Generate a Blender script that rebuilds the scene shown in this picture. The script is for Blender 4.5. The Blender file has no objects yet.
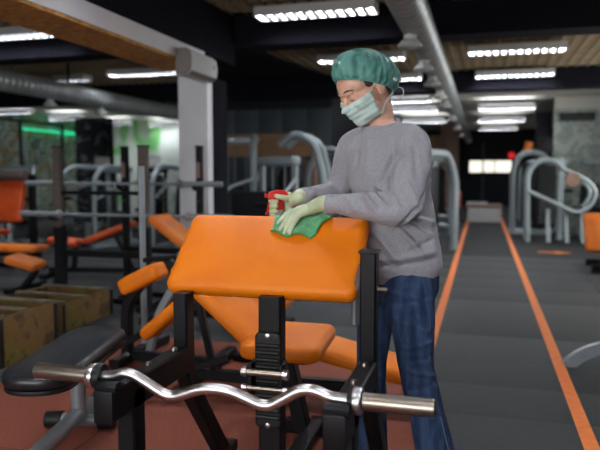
import bpy, bmesh, math, random
import numpy as np
from mathutils import Vector, Matrix
random.seed(7); rng = np.random.default_rng(7)
scene = bpy.context.scene
COL = scene.collection
R = math.radians

# ------------------------------------------------------------------ camera, world, exposure
cam_d = bpy.data.cameras.new('camera'); cam = bpy.data.objects.new('camera', cam_d); COL.objects.link(cam)
cam.location = (0, 0, 1.25)
YAW = math.atan(182 / 650); PITCH = math.atan(53 / 650)
cam.rotation_euler = (math.pi / 2 - PITCH, 0, YAW)
cam_d.sensor_width = 36; cam_d.lens = 39.0; cam_d.clip_end = 100
cam_d.dof.use_dof = True; cam_d.dof.focus_distance = 2.42; cam_d.dof.aperture_fstop = 2.0
scene.camera = cam
w = bpy.data.worlds.new('world'); scene.world = w; w.use_nodes = True
w.node_tree.nodes['Background'].inputs[0].default_value = (0.62, 0.72, 0.85, 1)
w.node_tree.nodes['Background'].inputs[1].default_value = 0.6
vs = scene.view_settings
vs.view_transform = 'Standard'; vs.look = 'None'; vs.gamma = 1.0; vs.use_curve_mapping = False
vs.exposure = 0.0
LAMP = 66.0          # radiance of the fluorescent diffusers
scene.cycles.max_bounces = 8
scene.cycles.use_denoising = True

# area lamps added at invented, unseen windows to brighten the room
def fill_light(name, loc, rot, sx, sy, energy, color):
    l = bpy.data.lights.new(name, 'AREA'); l.shape = 'RECTANGLE'; l.size = sx; l.size_y = sy
    l.energy = energy; l.color = color
    o = bpy.data.objects.new(name, l); COL.objects.link(o); o.location = loc; o.rotation_euler = rot
    return o
fill_light('side_window_daylight', (2.72, 9.5, 1.6), (R(90), 0, R(90)), 6.0, 1.5, 70, (0.95, 0.98, 1.0))
fill_light('window_daylight', (-1.9, -3.9, 1.55), (R(90), 0, 0), 5.0, 1.9, 200, (0.93, 0.97, 1.0))

# ------------------------------------------------------------------ materials
MATS = {}
def srgb(c):
    return tuple(((x / 255) / 12.92 if x / 255 <= .04045 else ((x / 255 + .055) / 1.055) ** 2.4) for x in c)
def mat(name, c, rough=.5, metal=0, c2=None, nscale=8, bump=0, bscale=60, detail=4, coat=0, emit=0, alpha=1, stretch=None, lo=.4, hi=.65, spec=None, sheen=0, trans=0):
    m = bpy.data.materials.new(name); m.use_nodes = True; nt = m.node_tree; b = nt.nodes['Principled BSDF']
    col = srgb(c) + (1,)
    b.inputs['Base Color'].default_value = col; b.inputs['Roughness'].default_value = rough; b.inputs['Metallic'].default_value = metal
    b.inputs['Coat Weight'].default_value = coat
    b.inputs['Sheen Weight'].default_value = sheen
    b.inputs['Transmission Weight'].default_value = trans
    if spec is not None: b.inputs['Specular IOR Level'].default_value = spec
    b.inputs['Alpha'].default_value = alpha
    if emit:
        b.inputs['Emission Color'].default_value = col; b.inputs['Emission Strength'].default_value = emit
    tc = None
    if c2 or bump:
        tc = nt.nodes.new('ShaderNodeTexCoord'); mp = nt.nodes.new('ShaderNodeMapping')
        nt.links.new(tc.outputs['Object'], mp.inputs[0])
        if stretch: mp.inputs['Scale'].default_value = stretch
    if c2:
        n = nt.nodes.new('ShaderNodeTexNoise'); n.inputs['Scale'].default_value = nscale; n.inputs['Detail'].default_value = detail
        nt.links.new(mp.outputs[0], n.inputs['Vector'])
        rp = nt.nodes.new('ShaderNodeValToRGB'); rp.color_ramp.elements[0].position = lo; rp.color_ramp.elements[1].position = hi
        rp.color_ramp.elements[0].color = col; rp.color_ramp.elements[1].color = srgb(c2) + (1,)
        nt.links.new(n.outputs['Fac'], rp.inputs[0]); nt.links.new(rp.outputs[0], b.inputs['Base Color'])
    if bump:
        n2 = nt.nodes.new('ShaderNodeTexNoise'); n2.inputs['Scale'].default_value = bscale; n2.inputs['Detail'].default_value = 3
        nt.links.new(mp.outputs[0], n2.inputs['Vector'])
        bp = nt.nodes.new('ShaderNodeBump'); bp.inputs['Strength'].default_value = bump; bp.inputs['Distance'].default_value = .01
        nt.links.new(n2.outputs['Fac'], bp.inputs['Height']); nt.links.new(bp.outputs[0], b.inputs['Normal'])
    MATS[name] = m
    return m
def ramp_mural(name, stops, scale, distort=3.0, extra=None, rough=.8):
    """painted wall: distorted noise through a hard-stepped colour ramp"""
    m = bpy.data.materials.new(name); m.use_nodes = True; nt = m.node_tree; b = nt.nodes['Principled BSDF']
    b.inputs['Roughness'].default_value = rough
    tc = nt.nodes.new('ShaderNodeTexCoord'); n = nt.nodes.new('ShaderNodeTexNoise')
    n.inputs['Scale'].default_value = scale; n.inputs['Distortion'].default_value = distort; n.inputs['Detail'].default_value = 5 if name == 'camo' else 1.5
    nt.links.new(tc.outputs['Object'], n.inputs['Vector'])
    rp = nt.nodes.new('ShaderNodeValToRGB'); cr = rp.color_ramp
    while len(cr.elements) < len(stops): cr.elements.new(.5)
    for e, (p, c) in zip(cr.elements, stops):
        e.position = p; e.color = srgb(c) + (1,)
    nt.links.new(n.outputs['Fac'], rp.inputs[0]); nt.links.new(rp.outputs[0], b.inputs['Base Color'])
    MATS[name] = m
    return m

mat('orange', (238, 128, 8), .48, c2=(231, 119, 6), nscale=5, bump=.06, bscale=220, spec=.35)
mat('orange_dull', (226, 122, 34), .5, c2=(214, 108, 26), nscale=6)
mat('redorange', (212, 84, 30), .5, c2=(190, 70, 24), nscale=6)
mat('black_steel', (15, 15, 19), .45, c2=(18, 18, 22), spec=.22, nscale=12, bump=.05, bscale=300)
mat('black_plastic', (17, 18, 21), .5, spec=.35)
mat('chrome', (205, 205, 208), .28, 1)
mat('steel', (168, 160, 150), .32, 1, c2=(150, 140, 128), nscale=30, stretch=(1, 20, 20))
mat('silver', (152, 160, 166), .38, .45, c2=(140, 148, 154), nscale=9)
mat('grey_steel', (112, 116, 122), .42, .4)
mat('machine_silver', (158, 170, 175), .4, .25)
mat('taupe', (92, 82, 78), .55, c2=(84, 76, 72), nscale=14)
mat('vinyl_black', (22, 26, 32), .38, c2=(25, 29, 35), nscale=7, bump=.08, bscale=240, coat=.1)
mat('rubber_dark', (42, 46, 49), .72, c2=(50, 54, 57), nscale=26, bump=.25, bscale=220, detail=8)
mat('rubber_dark2', (53, 57, 60), .7, c2=(62, 66, 69), nscale=26, bump=.25, bscale=220, detail=8)
mat('rubber_red', (128, 64, 46), .8, c2=(140, 73, 54), nscale=60, bump=.3, bscale=260, detail=8)
mat('rubber_red2', (120, 60, 43), .8, c2=(132, 68, 50), nscale=60, bump=.3, bscale=260, detail=8)
mat('floor_base', (30, 32, 34), .9, c2=(36, 38, 40), nscale=4)
mat('line_orange', (238, 128, 50), .6, c2=(228, 116, 40), nscale=18)
mat('wall_dark', (32, 35, 43), .6, spec=.2, c2=(37, 40, 48), nscale=2)
mat('panel_dark', (62, 72, 80), .42, c2=(68, 79, 87), nscale=1.2)
mat('beam_dark', (25, 25, 33), .85, spec=.08, c2=(28, 28, 36), nscale=3)
mat('ceil_brown', (240, 222, 192), .9, c2=(232, 213, 182), nscale=3)
mat('ceil_slat', (150, 134, 110), .8, c2=(138, 122, 98), nscale=4)
mat('ceil_grey', (232, 230, 222), .9, c2=(226, 224, 215), nscale=1.5)
mat('plaster_white', (236, 239, 245), .8, c2=(230, 233, 240), nscale=3)
mat('wall_pale', (176, 186, 182), .85, c2=(164, 176, 172), nscale=1.5)
mat('osb', (206, 158, 88), .8, c2=(158, 112, 56), nscale=22, detail=6, bump=.2, bscale=60, lo=.35, hi=.7)
mat('wood_warm', (176, 138, 104), .7, c2=(150, 114, 84), nscale=4, stretch=(1, 1, 8))
mat('wood_pink', (150, 120, 106), .7, c2=(128, 100, 88), nscale=4, stretch=(8, 8, 1))
mat('duct', (178, 184, 186), .4, .45, c2=(160, 166, 168), nscale=5)
mat('vent_white', (206, 210, 208), .5, c2=(196, 200, 198), nscale=6)
mat('fixture_white', (196, 198, 198), .5)
mat('louvre_grey', (70, 72, 76), .5)
mat('ac_white', (196, 197, 198), .45, c2=(188, 189, 190), nscale=4)
mat('ac_grey', (128, 122, 118), .5)
mat('lamp_emit', (246, 249, 255), .5, emit=LAMP)
mat('uplight', (246, 249, 255), .5, emit=LAMP * .075)  # glow added on lamp tops to brighten the far ceiling
mat('neon_green', (40, 214, 150), .5, emit=1.1)
mat('window_glow', (250, 245, 228), .5, emit=1.3)
mat('red_glow', (220, 40, 40), .5, emit=.8)
mat('rim_pale', (116, 111, 96), .8, c2=(92, 88, 74), nscale=10)
mat('sweater', (170, 169, 177), .95, c2=(155, 154, 162), nscale=190, detail=3, bump=.35, bscale=420, sheen=.15, spec=.15)
mat('denim', (38, 53, 82), .9, c2=(76, 96, 130), nscale=30, detail=9, bump=.3, bscale=500, spec=.15, lo=.4, hi=.8, stretch=(1, 1, .15))
mat('denim_seam', (84, 98, 124), .9)
mat('skin', (232, 184, 160), .5, c2=(224, 172, 148), nscale=14)
mat('lid', (206, 150, 130), .5)
mat('lash', (62, 44, 38), .7)
mat('hair', (98, 78, 58), .6, c2=(70, 54, 40), nscale=30)
mat('cap', (124, 192, 182), .6, c2=(60, 130, 122), nscale=24, detail=7, bump=1.0, bscale=70, stretch=(1, 1, .4), alpha=.76, lo=.38, hi=.62)
mat('cap_band', (86, 160, 150), .7)
mat('mask', (206, 230, 224), .8, c2=(196, 221, 215), nscale=12)
mat('strap', (226, 232, 228), .7)
mat('glove', (202, 213, 178), .45, c2=(188, 200, 162), nscale=16, coat=.05)
mat('towel', (112, 184, 134), .95, c2=(96, 168, 116), nscale=90, bump=.6, bscale=260, sheen=.2)
mat('towel_hem', (66, 150, 88), .95)
mat('red_plastic', (214, 34, 26), .3, coat=.2)
mat('bottle', (226, 230, 228), .35, trans=.3)
mat('leather', (30, 28, 28), .5)
mat('sole', (190, 188, 182), .7)
mat('plate_grey', (66, 70, 74), .45, .3)
mat('sign_white', (206, 206, 204), .6)
ramp_mural('mural_pale', [(0, (214, 224, 218)), (.45, (210, 220, 214)), (.49, (128, 146, 140)), (.53, (208, 220, 213)), (.62, (156, 174, 167)), (.68, (214, 226, 219))], 1.6)
ramp_mural('mural_green', [(0, (206, 214, 208)), (.56, (200, 210, 202)), (.61, (112, 184, 108)), (.64, (130, 196, 120)), (.68, (200, 212, 202))], .5, 1.4)
ramp_mural('mural_cage', [(0, (214, 226, 214)), (.42, (222, 230, 220)), (.46, (84, 98, 92)), (.51, (218, 226, 216)), (.57, (110, 180, 110)), (.61, (222, 150, 80)), (.66, (216, 226, 216))], .9)
ramp_mural('mural_dark', [(0, (20, 22, 28)), (.5, (24, 26, 32)), (.54, (112, 118, 124)), (.58, (90, 96, 104)), (.62, (22, 24, 30))], 1.4, 2.5)
ramp_mural('camo', [(0, (40, 32, 22)), (.34, (84, 64, 36)), (.44, (124, 94, 54)), (.54, (118, 92, 48)), (.60, (120, 108, 34)), (.68, (46, 40, 26)), (.8, (110, 84, 44))], 8.0, .25)

# ------------------------------------------------------------------ mesh builder
def rotm(ax=0, ay=0, az=0):
    return Matrix.Rotation(az, 4, 'Z') @ Matrix.Rotation(ay, 4, 'Y') @ Matrix.Rotation(ax, 4, 'X')
def spline(pts, k=6, closed=False):
    P = [Vector(p) for p in pts]; out = []; n = len(P)
    for i in range(n if closed else n - 1):
        p0 = P[i - 1] if (i > 0 or closed) else P[0] * 2 - P[1]
        p1 = P[i]; p2 = P[(i + 1) % n]
        p3 = P[(i + 2) % n] if (i + 2 < n or closed) else P[-1] * 2 - P[-2]
        for j in range(k):
            t = j / k
            out.append(.5 * ((2 * p1) + (p2 - p0) * t + (2 * p0 - 5 * p1 + 4 * p2 - p3) * t * t + (3 * p1 - p0 - 3 * p2 + p3) * t ** 3))
    if not closed: out.append(P[-1])
    return out
def roundpath(pts, r, k=5):
    """polyline with its inner corners rounded by radius r"""
    P = [Vector(p) for p in pts]; out = [P[0]]
    for i in range(1, len(P) - 1):
        a, b, c = P[i - 1], P[i], P[i + 1]
        d1 = (a - b); d2 = (c - b); rr = min(r, d1.length * .48, d2.length * .48)
        s = b + d1.normalized() * rr; e = b + d2.normalized() * rr
        for j in range(k + 1):
            t = j / k
            out.append(s * (1 - t) ** 2 + b * 2 * t * (1 - t) + e * t * t)
    out.append(P[-1]); return out
class MB:
    def __init__(s): s.v = []; s.f = []
    def add(s, V, F, M=None):
        o = len(s.v)
        s.v += [tuple(M @ Vector(p)) if M is not None else tuple(p) for p in V]
        s.f += [tuple(i + o for i in f) for f in F]; return s
    def box(s, c, d, rot=None):
        x, y, z = d[0] / 2, d[1] / 2, d[2] / 2
        V = [(-x, -y, -z), (x, -y, -z), (x, y, -z), (-x, y, -z), (-x, -y, z), (x, -y, z), (x, y, z), (-x, y, z)]
        F = [(0, 3, 2, 1), (4, 5, 6, 7), (0, 1, 5, 4), (1, 2, 6, 5), (2, 3, 7, 6), (3, 0, 4, 7)]
        M = Matrix.Translation(c) @ (rot if rot is not None else Matrix.Identity(4))
        return s.add(V, F, M)
    def bb(s, x0, x1, y0, y1, z0, z1):
        return s.box(((x0 + x1) / 2, (y0 + y1) / 2, (z0 + z1) / 2), (x1 - x0, y1 - y0, z1 - z0))
    def sweep(s, pts, sect, up=(0, 0, 1), caps=True, scales=None):
        """sweep a closed 2-D section along pts with mitred joints; sect = [(side, up)]"""
        P = [Vector(p) for p in pts]; n = len(P); m = len(sect); V = []
        T = []
        for i in range(n):
            a = (P[i] - P[i - 1]).normalized() if i > 0 else None
            b = (P[i + 1] - P[i]).normalized() if i < n - 1 else None
            T.append(((a + b).normalized(), 1 / max(.35, math.sqrt(max(0, (1 + a.dot(b)) / 2))), (b - a)) if a and b else (a or b, 1, None))
        U = Vector(up)
        t0 = T[0][0]
        if abs(t0.dot(U)) > .98: U = Vector((0, 1, 0)) if abs(t0.y) < .9 else Vector((1, 0, 0))
        side = t0.cross(U).normalized(); u = side.cross(t0).normalized()
        pt = t0
        for i in range(n):
            t, k, bend = T[i]
            q = pt.rotation_difference(t); side = q @ side; u = q @ u; pt = t
            sc = scales[i] if scales else 1
            bd = bend.normalized() if bend and bend.length > 1e-5 else None
            for (a, b) in sect:
                d = side * a * sc + u * b * sc
                if bd: d = d + bd * d.dot(bd) * (k - 1)
                V.append(P[i] + d)
        F = []
        for i in range(n - 1):
            for j in range(m):
                F.append((i * m + j, i * m + (j + 1) % m, (i + 1) * m + (j + 1) % m, (i + 1) * m + j))
        if caps:
            F.append(tuple(range(m - 1, -1, -1))); F.append(tuple((n - 1) * m + j for j in range(m)))
        return s.add(V, F)
    def tube(s, pts, r, n=10, **k):
        if isinstance(r, (list, tuple)):
            return s.sweep(pts, [(math.cos(2 * math.pi * j / n), math.sin(2 * math.pi * j / n)) for j in range(n)], scales=list(r), **k)
        return s.sweep(pts, [(r * math.cos(2 * math.pi * j / n), r * math.sin(2 * math.pi * j / n)) for j in range(n)], **k)
    def bar(s, pts, w, h, c=.006, **k):
        a, b = w / 2, h / 2; c = min(c, a * .6, b * .6)
        return s.sweep(pts, [(-a + c, -b), (a - c, -b), (a, -b + c), (a, b - c), (a - c, b), (-a + c, b), (-a, b - c), (-a, -b + c)], **k)
    def lathe(s, prof, n=20, M=None):
        V = []; F = []
        for (r, z) in prof:
            for j in range(n):
                a = 2 * math.pi * j / n; V.append((r * math.cos(a), r * math.sin(a), z))
        for i in range(len(prof) - 1):
            for j in range(n):
                F.append((i * n + j, i * n + (j + 1) % n, (i + 1) * n + (j + 1) % n, (i + 1) * n + j))
        F.append(tuple(range(n - 1, -1, -1))); F.append(tuple((len(prof) - 1) * n + j for j in range(n)))
        return s.add(V, F, M)
    def ball(s, c, r, n=14, M=None):
        rr = r if isinstance(r, (list, tuple)) else (r, r, r)
        prof = [(max(.001, math.sin(math.pi * i / n)), -math.cos(math.pi * i / n)) for i in range(n + 1)]
        T = Matrix.Translation(c) @ (M if M is not None else Matrix.Identity(4)) @ Matrix.Diagonal((rr[0], rr[1], rr[2], 1))
        return s.lathe(prof, n + 4, T)
    def pad(s, w, l, t, cr=.05, er=.02, M=None, taper=1.0, crown=.006):
        """upholstered cushion: rounded plan, rolled edges, slightly crowned top; centred, lying in XY"""
        out = []
        q = 7
        for (sx, sy, a0) in ((1, 1, 0), (-1, 1, 90), (-1, -1, 180), (1, -1, 270)):
            for j in range(q):
                a = R(a0 + 90 * j / (q - 1)); out.append((sx * (w / 2 - cr), sy * (l / 2 - cr), math.cos(a), math.sin(a)))
        V = []; F = []; m = len(out); prof = []
        for i in range(5):
            a = R(-90 + 90 * i / 4); prof.append((er * (1 - math.cos(a)), -t / 2 + er * (1 + math.sin(a))))
        for i in range(5):
            a = R(90 * i / 4); prof.append((er * (1 - math.cos(a)), t / 2 - er * (1 - math.sin(a))))
        prof.append((er + .35 * min(w, l) / 2, t / 2 + crown))
        prof.insert(0, (er + .05, -t / 2))
        for (ins, z) in prof:
            for (cx, cy, ca, sa) in out:
                rr = max(.002, cr - ins)
                ex = max(0, ins - cr)
                x = cx - math.copysign(ex, cx) + rr * ca; y = cy - math.copysign(ex, cy) + rr * sa
                tp = 1 + (taper - 1) * (y / l + .5)
                V.append((x * tp, y, z))
        k = len(prof)
        for i in range(k - 1):
            for j in range(m):
                F.append((i * m + j, i * m + (j + 1) % m, (i + 1) * m + (j + 1) % m, (i + 1) * m + j))
        F.append(tuple(range(m - 1, -1, -1))); F.append(tuple((k - 1) * m + j for j in range(m)))
        return s.add(V, F, M)
def raw(name, V, F, m, parent=None, smooth=None):
    me = bpy.data.meshes.new(name); me.from_pydata([tuple(p) for p in V], [], F); me.update()
    bm = bmesh.new(); bm.from_mesh(me); bmesh.ops.recalc_face_normals(bm, faces=bm.faces); bm.to_mesh(me); bm.free()
    if smooth is not None:
        me.shade_smooth()
        if smooth < 180: me.set_sharp_from_angle(angle=R(smooth))
    me.materials.append(MATS[m] if isinstance(m, str) else m)
    o = bpy.data.objects.new(name, me); COL.objects.link(o)
    if parent is not None: o.parent = parent
    return o
def obj(name, mb, m, parent=None, ws=False, smooth=38, bevel=0):
    """link a builder as one mesh; ws: its coordinates are world ones and go into the parent's frame"""
    V = mb.v
    if ws and parent is not None:
        Mi = pm(parent).inverted(); V = [tuple(Mi @ Vector(p)) for p in V]
    o = raw(name, V, mb.f, m, parent, smooth)
    if bevel:
        me = o.data; bm = bmesh.new(); bm.from_mesh(me)
        ed = [e for e in bm.edges if len(e.link_faces) == 2 and e.calc_face_angle(0) > R(40)]
        bmesh.ops.bevel(bm, geom=ed, offset=bevel, segments=2, affect='EDGES', profile=.6)
        bm.to_mesh(me); bm.free(); me.shade_smooth(); me.set_sharp_from_angle(angle=R(38))
    return o
def pm(o):
    M = Matrix.Translation(o.location) @ o.rotation_euler.to_matrix().to_4x4()
    return pm(o.parent) @ M if o.parent else M
def tag(o, label, cat, group=None):
    o['label'] = label; o['category'] = cat
    if group: o['group'] = group
    return o
def thing(name, label, cat, loc=(0, 0, 0), rz=0, group=None):
    o = bpy.data.objects.new(name, None); COL.objects.link(o); o.empty_display_size = .1
    o.location = loc; o.rotation_euler = (0, 0, rz)
    return tag(o, label, cat, group)
def struct(name, mb, m, label=None, bevel=0, smooth=38):
    o = obj(name, mb, m, bevel=bevel, smooth=smooth); o['kind'] = 'structure'
    if label: o['label'] = label
    return o
def copy_tree(o, parent=None):
    c = o.copy(); COL.objects.link(c); c.parent = parent
    for ch in o.children: copy_tree(ch, c)
    return c
def share(o, loc, parent=None, rot=None, scale=None):
    c = o.copy(); COL.objects.link(c); c.location = loc
    if parent is not None: c.parent = parent
    if rot: c.rotation_euler = rot
    if scale: c.scale = scale
    return c
# ------------------------------------------------------------------ the setting
X0, X1, Y0, Y1, H = -12.0, 2.8, -4.0, 25.0, 2.85
b = MB(); b.bb(X0, X1, Y0, 10.0, -.12, -.012); b.bb(X0, X1, 10.0, Y1, -.12, 0)
floor = struct('floor', b, 'floor_base', 'dark grey rubber gym floor with a terracotta section under the benches')
def far_floor():
    m = MATS['floor_base']; nt = m.node_tree
far_floor()
def tile_mesh(w, l, m, nm):
    b = MB(); b.bb(0, w, 0, l, -.012, 0)
    return obj(nm, b, m, floor, bevel=.003)
protos = {}
def put_tile(x, y, w, l, m):
    key = (round(w, 2), round(l, 2), m)
    if key not in protos:
        protos[key] = tile_mesh(w - .005, l - .005, m, 'rubber_tile'); o = protos[key]
    else:
        o = share(protos[key], (0, 0, 0))
    o.location = (x, y, 0)
RX0, RX1, RY1 = -2.75, -.385, 4.4
ys = [-2.6, -1.6, -.6, .4, 1.4, 2.4, 3.4, 4.4]
for j in range(len(ys) - 1):                                  # terracotta tiles
    xe = -.255 if ys[j] < 3.3 else -.385
    for k, (a, c) in enumerate(((-2.75, -1.75), (-1.75, -.75), (-.75, xe))):
        put_tile(a, ys[j], c - a, ys[j + 1] - ys[j], 'rubber_red' if (j + k) % 3 else 'rubber_red2')
random.seed(3)
def dark(x, y, w, l): put_tile(x, y, w, l, 'rubber_dark' if (int(round(y * 2)) % 3) else 'rubber_dark2')
for y in (0.4, 1.1, 1.75, 2.4, 3.4, 3.9):                                 # lane strips beside the terracotta
    l_ = {.4: .7, 2.4: 1.0, 3.4: .5, 3.9: .5}.get(y, .65); xa = -.255 if y < 3.3 else -.385
    dark(xa, y, 1.2 - xa, l_); dark(1.2, y, 1.6, l_)
y = 4.4
while y < 9.9:
    for (a, c) in ((-8.0, -6.4), (-6.4, -4.9), (-4.9, -3.3), (-3.3, -1.75), (-1.75, -.385), (-.385, 1.2), (1.2, 2.8)): dark(a, y, c - a, .7)
    y += .7
for y in (1.6, 2.3, 3.0, 3.7):
    for (a, c) in ((-5.95, -4.35), (-4.35, -2.75)): dark(a, y, c - a, .7)
b = MB(); b.bb(X0 - .2, X1 + .2, Y0 - .2, Y1 + .2, H + .06, H + .2)
struct('ceiling', b, 'ceil_brown', 'brown gridded ceiling')
ceil = bpy.data.objects['ceiling']
b = MB()
x = X0
while x < X1: b.bb(x, x + .022, Y0, 11.0, H + .025, H + .06); x += .15
y = Y0
while y < 11.0: b.bb(X0, X1, y, y + .022, H + .0255, H + .0595); y += .15
g = obj('ceiling_grid', b, 'ceil_slat', ceil); g['kind'] = 'stuff'
b = MB(); b.bb(X0, X1, 11.35, Y1, H - .05, H + .06)
obj('plaster_panel', b, 'ceil_grey', ceil)
b = MB()
b.add([(-4.9, 6.85, H - .03), (-3.15, 6.85, H - .03), (-2.42, 11.0, H - .03), (-4.9, 11.0, H - .03), (-4.9, 6.85, H), (-3.15, 6.85, H), (-2.42, 11.0, H), (-4.9, 11.0, H)],
      [(0, 1, 2, 3), (7, 6, 5, 4), (0, 4, 5, 1), (1, 5, 6, 2), (2, 6, 7, 3), (3, 7, 4, 0)])
obj('black_panel', b, 'beam_dark', ceil)
for n, (y0, y1) in enumerate(((6.5, 6.85), (11.0, 11.35)), 1):
    b = MB(); b.bb(X0, X1, y0, y1, 2.56, H + .06); struct('trim_%d' % n, b, 'beam_dark', 'black ceiling beam across the gym')
b = MB(); b.bb(X0, X1, 1.6, 1.95, 2.56, H + .06); struct('trim_3', b, 'beam_dark', 'black ceiling beam above the camera')
# walls
t = .15
b = MB(); b.bb(X0, X1, Y1, Y1 + t, 0, H); struct('wall_back', b, 'wall_dark', 'black far wall at the end of the lane')
b = MB(); b.bb(X1, X1 + t, Y0, 6.5, 0, H); b.bb(X1, X1 + t, 12.5, Y1, 0, H); b.bb(X1, X1 + t, 6.5, 12.5, 0, .85); b.bb(X1, X1 + t, 6.5, 12.5, 2.35, H)
struct('wall_right', b, 'wall_dark', 'dark wall on the right')
b = MB(); b.bb(X1 + .06, X1 + .08, 6.5, 12.5, .85, 2.35); win = struct('window_4', b, 'window_glow', 'row of side windows out of view on the right')  # invented windows, put in to go with the side fill lamp
for k in range(6):
    b = MB(); b.bb(X1, X1 + .06, 6.5 + k * 1.188, 6.56 + k * 1.188, .85, 2.35); obj('window_frame', b, 'black_steel', win)
b = MB(); b.bb(X0 - t, X0, Y0, Y1, 0, H); struct('wall_left', b, 'mural_cage', 'graffiti wall behind the wire cage')
b = MB(); b.bb(X0, X1, Y0 - t, Y0, 0, .6); b.bb(X0, X1, Y0 - t, Y0, 2.5, H); b.bb(X0, -4.4, Y0 - t, Y0, .6, 2.5); b.bb(.6, X1, Y0 - t, Y0, .6, 2.5)
struct('wall_front', b, 'wall_pale', 'pale wall behind the camera')
b = MB(); b.bb(-4.4, .6, Y0 - .1, Y0 - .08, .6, 2.5); win = struct('window_3', b, 'window_glow', 'shop window behind the camera')  # invented window, put in to go with the rear fill lamp
for k in range(5):
    b = MB(); b.bb(-4.4 + k * 1.235, -4.34 + k * 1.235, Y0 - .08, Y0, .6, 2.5); obj('window_frame', b, 'black_steel', win)
b = MB(); b.bb(X0, -5.2, 17.5, 17.6, 0, H); struct('wall_left_end', b, 'mural_green', 'pale wall with green spray paint in the left hall')
b = MB(); b.bb(-5.2, -2.75, 12.05, 12.2, 0, H); wp = struct('wall_partition', b, 'wall_dark', 'dark panelled partition behind the machines')
for k in range(5):
    b = MB(); b.bb(-5.18 + k * .486, -4.70 + k * .486, 12.02, 12.05, .95, 2.45); obj('wall_panel', b, 'panel_dark', wp, bevel=.004)
b = MB(); b.bb(-5.0, -3.1, 11.99, 12.02, 1.55, 1.98); obj('brown_board', b, 'wood_warm', wp, bevel=.004)
b = MB(); b.bb(-2.9, -2.75, 12.2, 25, 0, H); struct('wall_side', b, 'wall_dark', 'dark wall left of the lane')
b = MB(); b.bb(-2.75, -1.25, 21.0, 21.1, 0, 2.4); struct('wall_timber', b, 'wood_warm', 'warm timber wall beside the far pillar')
b = MB(); b.bb(-1.25, -.72, 20.4, 20.8, 0, H - .05); struct('trim_4', b, 'wood_pink', 'tall pinkish timber pillar left of the lane end', bevel=.01)
b = MB(); b.bb(1.42, 2.8, 14.6, 14.75, 0, 2.55); struct('wall_mural', b, 'mural_pale', 'pale graffiti wall on the right')
b = MB(); b.bb(1.42, 2.8, 14.6, 14.75, 2.55, H); struct('trim_5', b, 'ceil_grey', 'grey band above the graffiti wall')
b = MB(); b.bb(1.1, 1.4, 14.9, 15.2, 0, 2.55); struct('trim_6', b, 'beam_dark', 'black pillar beside the graffiti wall', bevel=.006)
b = MB(); b.bb(-10.0, -9.15, 14.5, 14.9, 0, 2.62); struct('trim_7', b, 'mural_dark', 'black pillar with grey painted strokes in the left hall', bevel=.006)
# column and bulkhead
b = MB(); b.bb(-2.91, -2.60, 5.93, 6.06, 0, 2.36); struct('column', b, 'plaster_white', 'white square column under the bulkhead', bevel=.006)
b = MB(); b.bb(-2.93, -2.51, Y0, 5.68, 2.225, 2.36); struct('trim_8', b, 'plaster_white', 'white plastered bulkhead running to the column')
b = MB(); b.bb(-2.93, -2.515, Y0, 5.68, 2.2, 2.224); struct('trim_9', b, 'osb', 'chipboard underside of the bulkhead')
b = MB(); b.bb(-2.93, -2.53, Y0, 6.5, 2.36, H); struct('trim_10', b, 'beam_dark', 'black beam above the bulkhead')
b = MB(); b.bb(-2.95, -2.62, 6.1, 6.5, 0, 2.2); struct('trim_11', b, 'beam_dark', 'black pillar behind the white column', bevel=.006)
# far wall windows
for n, (x0, x1) in enumerate(((-.47, .40), (.44, 1.0)), 1):
    b = MB(); b.bb(x0, x1, Y1 - .05, Y1 - .02, 1.24, 1.66); wn = struct('window_%d' % n, b, 'window_glow', 'small bright window in the black far wall')
    b = MB()
    for (a, c, d, e) in ((x0 - .04, x1 + .04, 1.66, 1.70), (x0 - .04, x1 + .04, 1.2, 1.24), (x0 - .04, x0, 1.24, 1.66), (x1, x1 + .04, 1.24, 1.66)): b.bb(a, c, Y1 - .07, Y1, d, e)
    obj('window_frame', b, 'black_steel', wn)
b = MB(); b.bb(-.02, .04, Y1 - .08, Y1, 0, 2.3); struct('trim_12', b, 'panel_dark', 'dark door post in the far wall')

# floor markings
for (x0, x1, y0_, lab) in ((-.372, -.302, 3.41, 'long orange lane line on the floor beside the woman'), (.47, .54, -2.0, 'long orange lane line right of the running lane')):
    b = MB(); b.bb(x0, x1, y0_, 20.0, .0002, .0025); tag(obj('lane_line', b, 'line_orange'), lab, 'floor line', 'orange lane lines')
b = MB(); y = 10.75
b.add([(.86, y - .05, .003), (1.12, y - .05, .003), (1.12, y - .16, .003), (1.36, y, .003), (1.12, y + .16, .003), (1.12, y + .05, .003), (.86, y + .05, .003)] +
      [(.86, y - .05, 0), (1.12, y - .05, 0), (1.12, y - .16, 0), (1.36, y, 0), (1.12, y + .16, 0), (1.12, y + .05, 0), (.86, y + .05, 0)],
      [tuple(range(7))] + [(i, i + 7, (i + 1) % 7 + 7, (i + 1) % 7) for i in range(7)])
tag(obj('floor_arrow', b, 'line_orange'), 'small orange arrow marked on the dark floor right of the lane', 'floor marking')

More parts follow.
